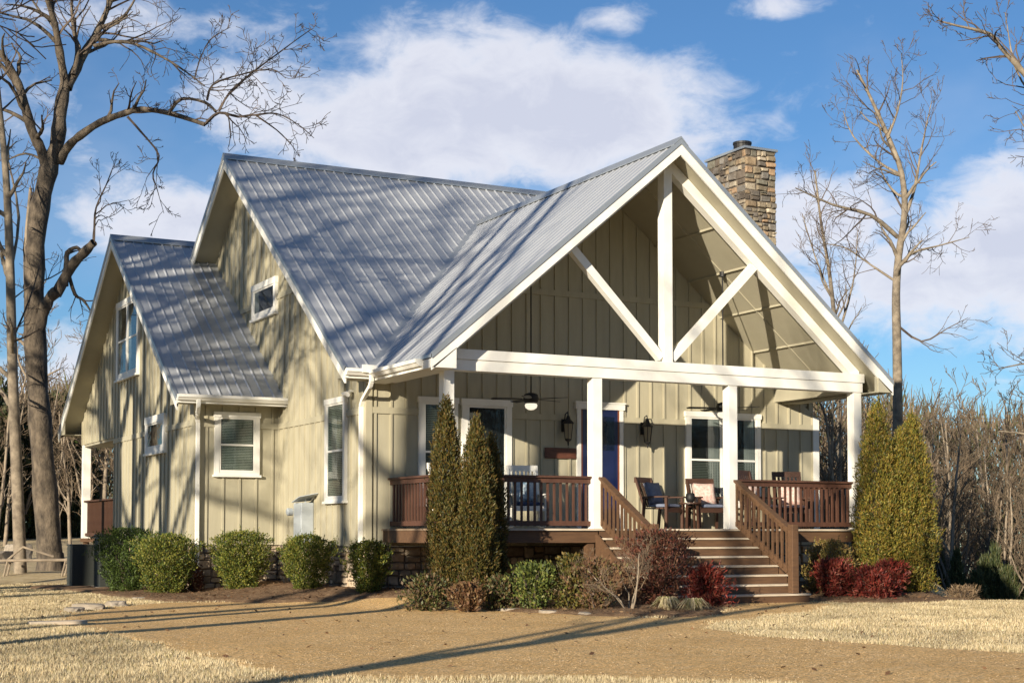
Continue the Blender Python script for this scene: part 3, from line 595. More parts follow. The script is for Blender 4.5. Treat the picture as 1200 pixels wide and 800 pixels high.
# ------------------------------------------------------------------ things on and by the house
def lantern(x, label):
    o = empty('wall_lantern', (x, -.027, 3.3), label, 'lantern', 'lanterns beside the front door')
    m = MB(); m.box(-.06, .06, -.02, 0, -.05, .2); m.tube([(0, -.01, .1), (0, -.06, .30), (0, -.15, .33), (0, -.17, .26)], .012, 6); m.build('bracket', M['black'], o)
    m = MB(); m.lathe((0, -.17, 0), [(.01, .27), (.03, .25), (.05, .19), (.11, .12), (.12, .10)], 8); m.lathe((0, -.17, 0), [(.075, -.20), (.06, -.23), (.02, -.26), (.012, -.33)], 8)
    for k in range(6):
        t = k*math.pi/3; c, s = math.cos(t), math.sin(t); m.tube([(.105*c, -.17+.105*s, .10), (.07*c, -.17+.07*s, -.20)], .007, 4)
    m.build('cage', M['black'], o); MB().lathe((0, -.17, 0), [(.06, -.195), (.092, .095)], 6).build('glass', M['lampglass'], o)
lantern(4.18, 'black carriage lantern on the wall above the wooden plaque, left of the door'); lantern(6.03, 'black carriage lantern on the wall right of the blue front door')
s_ = MB(); s_.box(3.74, 4.45, -.05, -.0275, 2.72, 2.93); tag(s_.build('wall_sign', M['sign'], bevel=.006), 'brown wooden plaque hung on the porch wall left of the blue door', 'sign')
def fan(x, label):
    zc = zgab(x)-DC; o = empty('ceiling_fan', (x, -1.25, 3.72), label, 'ceiling fan', 'ceiling fans under the porch roof')
    MB().tube([(0, 0, .1), (0, 0, zc-3.72-.02)], .014, 8).lathe((0, 0, zc-3.72-.12), [(.06, 0), (.06, .1)], 10).build('downrod', M['black'], o)
    MB().lathe((0, 0, 0), [(.05, .14), (.13, .11), (.15, .03), (.13, -.03), (.08, -.06)], 18).build('motor', M['black'], o, smooth=True)
    for k in range(5):
        a = k*2*math.pi/5+.3; c, s = math.cos(a), math.sin(a); n = (-s, c)
        pts = [(r*c+w*n[0], r*s+w*n[1], .02+w*.15) for r, w in ((.16, -.03), (.30, -.06), (.72, -.07), (.76, 0), (.72, .07), (.30, .06), (.16, .03))]
        MB().prism(pts, (0, 0, .008)).build('blade', M['black'], o)
    MB().lathe((0, 0, 0), [(.10, -.062), (.12, -.09), (.105, -.14), (.05, -.175), (.01, -.18)], 18).build('light_bowl', M['globe'], o, smooth=True)
fan(2.78, 'dark ceiling fan with lit bowl hanging over the left half of the porch'); fan(7.15, 'dark ceiling fan hanging behind the third white post, right half of the porch')
o = empty('floodlight', (-.03, .72, 3.93), 'twin floodlight under the eave at the house corner beside the downspout', 'floodlight')
MB().lathe((0, 0, 0), [(.05, -.02), (.05, .02)], 12).build('base', M['plastic'], o)
for s in (-1, 1):
    MB().tube([(0, 0, 0), (-.05, s*.07, -.02)], .015, 6).tube([(-.05, s*.07, -.02), (-.13, s*.12, -.07)], [.035, .055], 12).build('lamp_head', M['plastic'], o)
o = empty('meter_box', (0, 2.95, 0), 'pale grey electric meter cabinet against the beige side wall, dish plate on top', 'meter box')
MB().box(-.30, -.026, -.22, .24, 1.02, 1.86).build('cabinet', M['pale'], o, bevel=.02); MB().lathe((0, 0, 0), [(.08, 0), (.08, .1), (.05, .12)], 14).build('meter', M['pale'], o)
mt_ = [c for c in o.children if c.name.startswith('meter')][0]; mt_.rotation_euler = (0, R(-90), 0); mt_.location = (-.26, .42, 1.68); 
MB().prism([(-.42, -.42, 1.96), (-.02, -.42, 2.04), (-.02, .0, 1.90), (-.42, .0, 1.86)], (0, 0, .015)).bar((-.2, -.2, 1.84), (-.2, -.2, 1.93), .03, .03, up=(0, 1, 0)).build('dish_plate', M['pale'], o)
def ac(x, y, w, h, label):
    z = float(gz(x, y)); o = empty('air_conditioner', (x, y, z), label, 'air conditioner', 'air conditioner units beside the wing')
    m = MB(); m.box(-w/2, w/2, -w/2, w/2, .06, h-.04)
    for k in range(int((h-.14)/.035)):
        zz = .10+k*.035; m.box(-w/2-.012, w/2+.012, -w/2-.012, w/2+.012, zz, zz+.014)
    m.build('casing', M['grey'], o); MB().box(-w/2-.02, w/2+.02, -w/2-.02, w/2+.02, h-.038, h).build('lid', M['grey'], o, bevel=.015)
    MB().box(-w/2-.08, w/2+.08, -w/2-.08, w/2+.08, -.03, .058).build('pad', M['rock'], o)
ac(-3.2, 9.3, .58, 1.0, 'shorter grey air conditioner unit, the one nearer the big tree'); ac(-2.78, 8.3, .62, 1.22, 'taller grey air conditioner unit beside the boxwoods and wing wall')

# porch chairs and cushions
def armchair(x, y, rz, label, m='dwood', rock=False, group='dark wooden armchairs by the right porch window'):
    o = empty('porch_chair', (x, y, ZD), label, 'chair', group, rz)
    W_, D = .60, .56; mt = M[m]
    for sx in (-1, 1):
        MB().bar((sx*W_/2, -D/2, .02), (sx*W_/2, -D/2, .62), .05, .05, up=(0, 1, 0)).build('leg', mt, o); MB().bar((sx*W_/2, D/2, .02), (sx*W_/2, D/2-.06, .62), .05, .05, up=(0, 1, 0)).build('leg', mt, o)
        MB().box(sx*W_/2-.05, sx*W_/2+.05, -D/2-.06, D/2, .622, .65).build('arm', mt, o)
        if rock: MB().tube([(sx*W_/2, -D/2-.15, .07), (sx*W_/2, -D/4, .02), (sx*W_/2, D/4, .02), (sx*W_/2, D/2+.28, .10)], .022, 6).build('rocker', mt, o)
    m_ = MB()
    for k in range(6): m_.box(-W_/2+.03, W_/2-.03, -D/2+k*.092, -D/2+k*.092+.075, .40, .425)
    m_.box(-W_/2+.02, W_/2-.02, -D/2-.02, -D/2+.012, .33, .398); m_.build('seat', mt, o)
    m_ = MB(); H = 1.15 if rock else .98
    for k in range(7): xx = -.24+k*.08; m_.bar((xx, D/2-.04, .44), (xx, D/2+.16, H-.06), .045, .018, up=(0, 1, 0))
    m_.bar((-W_/2, D/2+.17, H), (W_/2, D/2+.17, H), .035, .11); m_.bar((-W_/2+.02, D/2-.04, .42), (-W_/2+.02, D/2+.17, H+.05), .045, .04, up=(0, 1, 0)); m_.bar((W_/2-.02, D/2-.04, .42), (W_/2-.02, D/2+.17, H+.05), .045, .04, up=(0, 1, 0)); m_.build('backrest', mt, o)
    return o
def cushion(name, x, y, z, w, d, h, rz, tilt, m, label, cat):
    bm = bmesh.new(); bmesh.ops.create_cube(bm, size=1); bmesh.ops.subdivide_edges(bm, edges=bm.edges, cuts=5, use_grid_fill=True)
    for v in bm.verts:
        a, b = v.co.x*2, v.co.y*2; k = max(.12, (1-a**4)*(1-b**4))**.5
        v.co.x *= w*(1-.05*(1-abs(b))); v.co.y *= d*(1-.05*(1-abs(a))); v.co.z *= h*(.25+.75*k)
    me = bpy.data.meshes.new(name); bm.to_mesh(me); bm.free(); me.materials.append(M[m])
    for p in me.polygons: p.use_smooth = True
    o = bpy.data.objects.new(name, me); COL.objects.link(o); o.location = (x, y, z); o.rotation_euler = (tilt, 0, rz); tag(o, label, cat); return o
def onchair(c, dx, dy):
    a = c.rotation_euler.z; return c.location.x+dx*math.cos(a)-dy*math.sin(a), c.location.y+dx*math.sin(a)+dy*math.cos(a)
armc = []
for (x, y, rz, lb, mt, rk, g, cs) in [
    (5.95, -.85, R(25), 'dark wooden armchair with slate cushion, left of the small round table', 'dwood', False, 'dark wooden armchairs by the right porch window', [('slate', 'slate blue pillow leaning in the dark armchair nearest the door'), ('slate', 'slate blue seat pad on the dark armchair nearest the door')]),
    (7.05, -.85, R(-12), 'dark wooden armchair with floral pillow, beside the third white post', 'dwood', False, 'dark wooden armchairs by the right porch window', [('floral', 'cream and red floral pillow in the armchair beside the third post'), ('slate', 'slate blue seat pad under the floral pillow beside the third post')]),
    (2.75, -1.15, R(-15), 'white rocking chair with blue cushion behind the left railing', 'white', True, 'white rocking chairs behind the left railing', [('pale_fab', 'pale patterned pillow in the white rocking chair right of the cypress'), ('blue', 'navy seat pad on the white rocking chair right of the cypress')]),
    (1.25, -1.2, R(15), 'white rocking chair half hidden by the cypress at the left railing', 'white', True, 'white rocking chairs behind the left railing', [('blue', 'navy pillow in the white rocking chair behind the cypress'), ('blue', 'navy seat pad on the white rocking chair behind the cypress')]),
    (8.05, -1.25, R(20), 'reddish dark porch armchair with pink floral cushion behind the right railing', 'dwood', True, 'armchairs behind the right railing', [('floral', 'pink floral pillow on the left armchair behind the right railing'), ('floral', 'pink floral seat pad on the left armchair behind the right railing')]),
    (8.95, -1.1, R(-25), 'dark porch armchair with floral cushion nearest the right corner post', 'dwood', True, 'armchairs behind the right railing', [('floral', 'pink floral pillow on the armchair nearest the right corner post'), ('floral', 'floral seat pad on the armchair nearest the right corner post')])]:
    c = armchair(x, y, rz, lb, mt, rk, g)
    px, py = onchair(c, 0, .19); cushion('pillow', px, py, ZD+.71, .46, .44, .17, rz, R(72), cs[0][0], cs[0][1], 'pillow')
    px, py = onchair(c, 0, -.06); cushion('seat_cushion', px, py, ZD+.465, .5, .46, .08, rz, 0, cs[1][0], cs[1][1], 'cushion')
o = empty('side_table', (6.52, -1.0, ZD), 'small dark slatted side table between the two dark armchairs', 'table')
MB().lathe((0, 0, 0), [(.23, .50), (.23, .53)], 20).build('tabletop', M['dwood'], o)
for k in range(4): a = k*math.pi/2+.5; MB().bar((.17*math.cos(a), .17*math.sin(a), 0), (.15*math.cos(a), .15*math.sin(a), .499), .035, .035, up=(1, 0, 0)).build('leg', M['dwood'], o)
mm = MB(); mm.lathe((0, 0, 0), [(.05, 0), (.085, .03), (.10, .09), (.085, .17), (.06, .19)], 14); tag(mm.build('flower_pot', M['black'], smooth=True, loc=(6.52, -1.0, ZD+.531)), 'small dark pot standing on the side table', 'pot')

# ------------------------------------------------------------------ foliage
def leaves(center, npts, sampler, size, cols, aspect=.5, up=.3, rs=None, clump=0):
    """leaf quads: sampler(n) -> points around origin and outward normals"""
    P, Nn = sampler(npts); k = len(P)
    A = rng.normal(0, 1, (k, 3)); A[:, 2] += up*2; A = A+Nn*1.1; A /= np.linalg.norm(A, axis=1, keepdims=True)
    B = np.cross(A, rng.normal(0, 1, (k, 3))); B /= np.linalg.norm(B, axis=1, keepdims=True)
    s = size*rng.uniform(.6, 1.3, (k, 1)); A = A*s; B = B*s*aspect
    V = np.stack([P, P+A*.5+B*.5, P+A, P+A*.5-B*.5], 1).reshape(-1, 3)
    c = np.array(cols)[rng.integers(0, len(cols), k)]*rng.uniform(.7, 1.25, (k, 1))
    return V+np.array(center), c
def blob_sampler(prof, H, rough=.12, seed=0, depth=.35, lump=7):
    """surface-weighted points in a lathe shape prof(t)->radius, t 0..1"""
    r0 = np.random.default_rng(seed); ph = r0.uniform(0, 6.28, (lump, 3)); fr = r0.integers(2, 9, (lump, 2))
    def f(n):
        t = r0.random(n*3); rr = prof(t); keep = r0.random(n*3) < rr/rr.max()+.12; t = t[keep][:n]; n_ = len(t); a = r0.uniform(0, 2*math.pi, n_)
        g = sum(np.sin(fr[i, 0]*a+ph[i, 0]+2.5*np.sin(ph[i, 1]+fr[i, 1]*t*2.2)) for i in range(lump))/lump
        g = g+.35*np.sin(a*9+ph[0, 0]+t*H*7)*np.sin(t*H*11+ph[1, 0]+3*a)
        dd = 1-depth*r0.random(n_)**2.2; r = prof(t)*(1+rough*g*2.2)*dd
        P = np.stack([r*np.cos(a), r*np.sin(a), t*H*(1+.05*g)], 1)+r0.normal(0, .012, (n_, 3))
        Nn = np.stack([np.cos(a), np.sin(a), (t-.45)*1.4], 1); return P, Nn
    return f
def shrub(name, x, y, r, h, cols, n, size, label, cat='shrub', group=None, shape='box', mt='leaf', stems=True, z=None, seed=1, aspect=.5, up=.3, rough=.12, depth=.35, lean=(0, 0)):
    z = float(gz(x, y))+.02 if z is None else z
    prof = {'box': lambda t: r*(.40+.74*np.clip(t, 0, 1)**.8)*np.clip(1.003-t**6.5, 0, 1)**.55,
            'dome': lambda t: r*np.sqrt(np.clip(1-t**2.2, 0, 1))*(.75+.3*t),
            'cone': lambda t: r*np.clip(.80+.8*t, 0, 1)*np.clip(1-t**3.0, 0.0, 1)**.85+.015,
            'vase': lambda t: r*(.25+.9*t)*np.sqrt(np.clip(1.02-t**4, 0, 1))}[shape]
    o = empty(name, (x, y, z), label, cat, group)
    V, c = leaves((0, 0, 0), n, blob_sampler(prof, h, rough, seed, depth), size, cols, aspect, up)
    rs_ = np.random.default_rng(seed+900); ns = int(n/55); Pq, Nq = blob_sampler(prof, h, rough, seed, .08)(ns)      # stray shoots
    Dq = Nq*.6+rs_.normal(0, .25, Nq.shape); Dq[:, 2] = np.abs(Dq[:, 2])+.7; Dq /= np.linalg.norm(Dq, axis=1, keepdims=True); Lq = rs_.uniform(.04, .16, ns)*(1.0 if shape != 'cone' else .8)
    m_ = 7; tt = np.repeat(np.linspace(0, 1, m_)[None], ns, 0); PP = (Pq[:, None]+Dq[:, None]*(tt*Lq[:, None])[..., None]).reshape(-1, 3); NN = np.repeat(Dq, m_, 0)+rs_.normal(0, .4, (ns*m_, 3))
    V2, c2 = leaves((0, 0, 0), ns*m_, lambda q: (PP, NN), size*.85, cols, aspect, up); V = np.concatenate([V, V2]); c = np.concatenate([c, c2*1.1])
    V[:, 0] += lean[0]*V[:, 2]; V[:, 1] += lean[1]*V[:, 2]
    npmesh('foliage', V, 4, M[mt], c, o)
    m = MB(); rr = random.Random(seed)
    for k in range(9 if shape != 'cone' else 1):
        a = rr.uniform(0, 6.28); q = r*.55 if shape != 'cone' else 0
        m.tube([(0.03*math.cos(a), .03*math.sin(a), -.05), (q*.5*math.cos(a), q*.5*math.sin(a), h*.4), (q*math.cos(a+.2)+lean[0]*h*.8, q*math.sin(a+.2), h*.85)], [.03 if shape == 'cone' else .014, .011, .004], 5)
    m.build('stems', M['twig'], o); return o
BOX = [(.085, .125, .02), (.13, .16, .026), (.24, .23, .04), (.04, .065, .014), (.18, .17, .035)]
boxg = 'clipped boxwoods along the side of the house'
shrub('boxwood', -3.05, 5.6, .66, 1.32, [(.06, .10, .02), (.09, .13, .025), (.04, .065, .016)], 16000, .045, 'tallest boxwood, standing next to the air conditioners', group=boxg, rough=.3, depth=.6, up=.8, seed=11)
shrub('boxwood', -2.62, 4.15, .60, 1.18, BOX, 15000, .045, 'yellowish boxwood in front of the wing corner downspout', group=boxg, rough=.3, depth=.6, up=.8, seed=12)
shrub('boxwood', -1.2, 3.75, .58, 1.16, BOX, 15000, .045, 'boxwood under the white window of the wing front', group=boxg, rough=.3, depth=.6, up=.8, seed=13)
shrub('boxwood', -.72, 1.2, .47, 1.02, BOX, 12000, .045, 'shaded boxwood below the grey meter cabinet', group=boxg, rough=.3, depth=.6, up=.8, seed=14)
shrub('boxwood', -.25, -.72, .37, .93, BOX, 10000, .042, 'narrow boxwood at the front corner of the house below the tall side window', group=boxg, rough=.3, depth=.6, up=.8, seed=15)
CY = [(.24, .19, .03), (.13, .14, .025), (.25, .20, .035), (.22, .14, .03), (.08, .09, .02)]
CB = [(.11, .085, .02), (.14, .085, .022), (.065, .07, .018), (.13, .105, .025), (.045, .05, .015)]
def cyp(x, y, r, h, cols, label, seed, grp, n=24000):
    return shrub('columnar_cypress', x, y, r, h, cols, n, .06, label, 'cypress', grp, 'cone', seed=seed, aspect=.32, up=1.0, rough=.20, depth=.6)
g1 = 'cypresses in front of the left railing'; g2 = 'cypresses at the right porch corner'
cyp(.12, -3.2, .275, 3.32, CB, 'taller bronze-green cypress at the left porch corner post', 21, g1); cyp(.50, -3.55, .30, 3.0, CB, 'shorter rusty cypress, second from the left porch corner', 22, g1)
cyp(1.0, -3.1, .24, 2.7, CB, 'shaded slim cypress between the left railing and the rusty cypress', 23, g1, 15000)
cyp(9.28, -3.35, .43, 3.62, CY, 'left one of the olive green cypresses at the right porch post', 24, g2); cyp(9.78, -3.45, .42, 3.1, CY, 'shorter middle cypress of the right hand clump', 25, g2); cyp(10.2, -3.3, .42, 3.45, CY, 'outermost olive cypress on the right of the porch', 26, g2)
LOW = [(.075, .09, .028), (.04, .055, .016), (.12, .105, .035), (.15, .10, .05), (.10, .06, .032)]; g3 = 'low shrubs in front of the porch'
for i, (u, s, r, h, cols, lb) in enumerate([
    (500, 24.0, .36, .55, LOW, 'low olive shrub left of the cypresses'), (548, 23.6, .28, .42, [(.16, .08, .04), (.11, .06, .03), (.20, .13, .06)], 'low sprawling shrub at the foot of the rusty cypress'),
    (588, 24.2, .34, .52, LOW, 'low grey-green shrub right of the rusty cypress'), (626, 24.0, .40, .74, [(.12, .15, .03), (.08, .11, .025), (.17, .18, .04), (.05, .07, .02)], 'rounded green shrub under the left railing'),
    (668, 24.2, .40, .86, [(.14, .13, .03), (.17, .12, .03), (.09, .09, .025)], 'yellow-green juniper below the second white post'), (700, 23.8, .46, .80, [(.17, .09, .05), (.12, .07, .04), (.15, .13, .05), (.20, .12, .06)], 'olive shrub left of the bare crepe myrtle')]):
    p = W(u, 690, s); shrub('garden_shrub', p[0], p[1], r, h, cols, 2100, .062, lb, 'shrub', g3, 'vase' if i % 2 else 'dome', seed=40+i, rough=.6, depth=.97, up=.8)
RED = [(.13, .018, .014), (.20, .03, .02), (.09, .015, .012), (.16, .05, .03)]; RB2 = [(.17, .06, .04), (.09, .03, .022), (.16, .07, .04), (.10, .06, .035)]
g4 = 'red nandina bushes by the steps'
for i, (x, y, r, h, cols, n, lb) in enumerate([
    (3.2, -4.9, .62, 1.25, RB2, 8000, 'brownish red nandina between the crepe myrtle and the steps'), (3.95, -5.2, .36, .66, RED, 5000, 'bright red nandina in front of the lowest steps'),
    (7.62, -4.0, .34, .68, RED, 5000, 'red nandina nearest the stair newel on the right'), (8.2, -4.35, .38, .56, RED, 5500, 'middle red nandina of the group below the right railing'), (8.9, -4.1, .33, .66, RED, 4500, 'red nandina nearest the right cypresses')]):
    shrub('nandina', x, y, r, h, cols, int(n*.7), .085, lb, 'shrub', g4, 'dome' if i % 2 else 'vase', seed=60+i, aspect=.25, rough=.5, depth=.95, up=.5)
shrub('golden_shrub', 8.05, -3.4, .52, .98, [(.20, .16, .04), (.26, .17, .06), (.14, .12, .035)], 5500, .05, 'golden yellow shrub behind the red nandinas', 'shrub', None, 'dome', seed=71, rough=.2)
shrub('dry_perennial', 10.9, -3.9, .34, .42, [(.30, .21, .12), (.22, .15, .09)], 1500, .10, 'dry brown twiggy plant at the far right end of the bed', 'plant', None, 'vase', seed=72, aspect=.1, rough=.4, depth=.9)
shrub('dead_shrub', -2.0, 4.5, .24, .62, [(.16, .06, .03), (.10, .04, .02)], 1800, .05, 'rust brown dead shrub at the foot of the wing downspout', 'shrub', None, 'dome', seed=73)

# ------------------------------------------------------------------ bare trees
class TreeGen:
    def __init__(s, seed): s.r = random.Random(seed); s.thick = []; s.thin = []
    def put(s, pts, rad): (s.thick if rad[0] > s.cut else s.thin).append((pts, rad))
    cut = .045
    def path(s, p, d, L_, r, wig, up, n):
        pts = [Vector(p)]; rad = [r]; d = Vector(d).normalized()
        for i in range(n):
            d = (d+Vector((s.r.gauss(0, wig), s.r.gauss(0, wig), s.r.gauss(0, wig)+up))).normalized(); pts.append(pts[-1]+d*L_/n); rad.append(max(r*(1-.75*(i+1)/n), s.rmin))
        return pts, rad
    rmin = .004
    def grow(s, p, d, L_, r, lev, up=.08, wig=.16, fork=(3, 5), ang=(25, 55), ratio=.62):
        n = 6 if L_ > 1.2 else 4 if L_ > .4 else 3
        pts, rad = s.path(p, d, L_, r, wig, up, n); s.put(pts, rad)
        if lev > 0: s.sprout(pts, rad, lev, s.r.randint(*fork), L_*ratio, up, wig, fork, ang, ratio)
    def sprout(s, pts, rad, lev, k, L_, up=.08, wig=.16, fork=(3, 5), ang=(25, 55), ratio=.62, t0=.25):
        n = len(pts)-1
        for i in range(k):
            t = t0+(1-t0)*(i+s.r.random())/k; f = min(t*n, n-1e-3); j = int(f); p = pts[j].lerp(pts[j+1], f-j); d = (pts[j+1]-pts[j]).normalized()
            o = d.orthogonal().normalized(); o.rotate(Matrix.Rotation(s.r.uniform(0, 6.28), 3, d)); a = R(s.r.uniform(*ang)); dd = d*math.cos(a)+o*math.sin(a)
            rr = max((rad[j]*(1-f+j)+rad[j+1]*(f-j))*s.r.uniform(.45, .7), s.rmin); s.grow(p, dd, L_*s.r.uniform(.6, 1.1)*(1.15-.5*t), rr, lev-1, up, wig, fork, ang, ratio)
    def meshes(s, parent, mthick, mthin):
        a = MB(); 
        for pts, rad in s.thick: a.tube(pts, rad, 9 if rad[0] > .12 else 6, cap=False)
        V = []
        for pts, rad in s.thin:
            for i in range(len(pts)-1):
                p, q = pts[i], pts[i+1]; d = (q-p); o = d.orthogonal().normalized(); o2 = d.cross(o).normalized(); ra, rb = rad[i], rad[i+1]
                A = [p+o*ra, p+(o*-.5+o2*.87)*ra, p+(o*-.5-o2*.87)*ra]; B = [q+o*rb, q+(o*-.5+o2*.87)*rb, q+(o*-.5-o2*.87)*rb]
                for k in range(3): V += [A[k], A[(k+1) % 3], B[(k+1) % 3], B[k]]
        tr = a.build('trunk', mthick, parent, smooth=True)
        cr = npmesh('crown', np.array([tuple(v) for v in V], dtype=np.float32), 4, mthin, None, parent) if V else None
        return tr, cr
def bez(px, s, root, jit=0, rr=None, ds=None):      # surveyed pixel path at depth s (list per point if ds) relative to root
    out = []
    for i, (u, v) in enumerate(px):
        w_ = W(u, v, s+(ds[i] if ds else 0)); out.append(Vector(w_-root))
    return out
def smooth_path(pts, rad, k=3):
    P = []; Q = []
    n = len(pts)
    for i in range(n-1):
        p0, p1, p2, p3 = pts[max(i-1, 0)], pts[i], pts[i+1], pts[min(i+2, n-1)]
        for j in range(k):
            t = j/k; P.append(.5*((2*p1)+(p2-p0)*t+(2*p0-5*p1+4*p2-p3)*t*t+(3*p1-p0-3*p2+p3)*t**3)); Q.append(rad[i]*(1-t)+rad[i+1]*t)
    P.append(pts[-1]); Q.append(rad[-1]); return P, Q
def limb(T, px, w, s, root, ds=0, lev=2, k=6, L_=1.4, fork=(2, 4), up=.02, t0=.2, wig=.2):
    """px: pixel path, w: (start, end) radius in metres, ds: depth change to the tip"""
    n = len(px); D = [ds*(i/(n-1)) if n > 1 else 0 for i in range(n)]; pts = bez(px, s, root, ds=D); rad = [w[0]+(w[1]-w[0])*i/(n-1) for i in range(n)]
    P, Q = smooth_path(pts, rad); Q = [q*(1+.10*math.sin(i*2.1+u0*.1)+T.r.uniform(-.05, .05)) for i, q in enumerate(Q) for u0 in (px[0][0],)]; T.put(P, Q)
    if lev: T.sprout(P, Q, lev, k, L_, up, wig, fork, (25, 65), .6, t0)
S1 = 42.0; root1 = W(60, 668, S1); root1[2] = float(gz(root1[0], root1[1]))
big = empty('bare_tree', root1, 'large mottled-bark bare tree left of the house with a limb arching over the roof', 'tree')
T = TreeGen(101); T.cut = .05; T.rmin = .008
limb(T, [(60, 672), (55, 600), (49, 520), (43, 430), (40, 340), (44, 262), (54, 212), (62, 183)], (.35, .235), S1, root1, lev=0)
T.put([Vector((0, 0, -.4)), Vector((0, 0, .0)), Vector((0, 0, .5))], [.50, .42, .34])
limb(T, [(61, 190), (68, 162), (71, 128), (77, 98)], (.22, .16), S1, root1, lev=0)
limb(T, [(77, 101), (70, 61), (64, 27), (56, 0), (45, -60), (40, -140)], (.13, .03), S1, root1, -1.5, 3, 13, 2.4)
limb(T, [(78, 103), (90, 80), (101, 58), (115, 35), (130, 0), (150, -60), (165, -130)], (.15, .03), S1, root1, 1.5, 3, 14, 2.4)
limb(T, [(86, 88), (91, 62), (86, 32), (84, 0), (88, -60)], (.085, .02), S1, root1, .8, 3, 11, 2.0)
limb(T, [(110, 54), (135, 49), (159, 52), (192, 68), (216, 83), (240, 101)], (.06, .015), S1, root1, -1, 3, 12, 1.5)
limb(T, [(228, 94), (233, 75), (246, 47), (270, 32)], (.026, .010), S1-.8, root1, -.5, 3, 7, 1.0)
limb(T, [(58, 205), (48, 175), (37, 152), (25, 108), (13, 81), (0, 62), (-30, 30), (-60, -20)], (.17, .04), S1, root1, -1, 3, 13, 2.0)
limb(T, [(70, 190), (80, 172), (94, 159), (118, 143), (145, 133), (165, 128), (199, 133), (240, 146)], (.125, .055), S1, root1, -2.0, 3, 8, 1.4, t0=.4)
limb(T, [(240, 146), (257, 132), (280, 137), (297, 135), (324, 133), (348, 145), (368, 162)], (.05, .01), S1-2, root1, -1, 3, 12, 1.1, t0=.1)
limb(T, [(199, 131), (213, 116), (240, 120), (253, 131)], (.05, .035), S1-1.6, root1, -.5, 2, 3, .8)
limb(T, [(243, 118), (250, 99), (280, 88), (317, 81), (335, 92)], (.04, .01), S1-2, root1, -.8, 3, 12, 1.3, t0=.1)
limb(T, [(257, 130), (270, 108), (297, 84), (324, 64), (351, 44), (366, 34)], (.042, .009), S1-2, root1, .8, 3, 13, 1.3, t0=.1)
limb(T, [(149, 137), (165, 155), (186, 182), (179, 203), (184, 222), (192, 250)], (.045, .008), S1-1.2, root1, .6, 3, 9, 1.1)
limb(T, [(267, 135), (270, 155), (268, 172)], (.025, .01), S1-2.2, root1, .2, 1, 3, .5); limb(T, [(300, 135), (324, 152), (340, 168), (351, 184)], (.03, .008), S1-2.5, root1, .5, 2, 5, .6)
limb(T, [(44, 395), (50, 369), (58, 350), (68, 340)], (.17, .15), S1, root1, -.5, 0); limb(T, [(66, 345), (84, 312), (98, 297), (110, 284)], (.155, .11), S1-.4, root1, -.6, 0)
limb(T, [(76, 335), (78, 312), (79, 296), (90, 290), (95, 296)], (.09, .04), S1-.4, root1, .3, 1, 3, .7)
limb(T, [(110, 288), (111, 267), (113, 243), (125, 216), (132, 197)], (.05, .012), S1-.9, root1, .2, 3, 8, 1.3); limb(T, [(80, 320), (88, 345), (98, 352), (110, 372), (118, 398)], (.06, .012), S1-.4, root1, .5, 2, 6, .9)
limb(T, [(60, 210), (52, 190), (30, 180), (8, 188)], (.05, .02), S1, root1, 1, 2, 7, 1.3); limb(T, [(45, 330), (60, 325), (85, 310)], (.03, .012), S1, root1, 1.2, 2, 5, 1.0)
for k in range(0): T.grow((0, 0, 5+k*1.4), (T.r.uniform(-1, 1), T.r.uniform(-1, 1), .2), 1.6, .02, 2)
T.meshes(big, M['bark'], M['twig'])
def custom_tree(name, label, seed, u, v, s, trunk, w, limbs, mthick, mthin, sprout, group=None):
    rt = W(u, v, s); rt[2] = float(gz(rt[0], rt[1])); o = empty(name, rt, label, 'tree', group); T = TreeGen(seed); T.cut = .045; T.rmin = .007
    n = len(trunk); pts = [Vector((0, 0, -.3))]+bez(trunk, s, rt); rad = [w[0]*1.25]+[w[0]+(w[1]-w[0])*i/(n-1) for i in range(n)]; P, Q = smooth_path(pts, rad); T.put(P, Q); T.sprout(P, Q, *sprout)
    for l in limbs: limb(T, l[0], l[1], s, rt, l[2], l[3], l[4], l[5], up=l[6] if len(l) > 6 else .05)
    T.meshes(o, mthick, mthin); return o
custom_tree('bare_tree', 'slender pale bare tree at the far left edge, left of the large tree', 111, 24, 682, 40, [(24, 670), (20, 560), (15, 440), (12, 320), (9, 240), (5, 180), (-4, 90), (-10, 0)], (.17, .05), [([(12, 320), (22, 255), (10, 190)], (.05, .02), 1, 2, 6, 1.0), ([(14, 400), (35, 350), (50, 300)], (.04, .012), 1, 2, 6, 1.0)], M['twig2'], M['twig'], (3, 16, 1.8, .04, .18, (2, 4), (25, 60), .6, .3))
custom_tree('bare_tree', 'thin dark bare tree standing just behind the large left tree', 112, 50, 660, 47, [(49, 600), (42, 480), (34, 380), (30, 300), (36, 220)], (.13, .05), [], M['wbark'], M['twig'], (3, 12, 1.8, .04, .18, (2, 4), (25, 60), .6, .4))
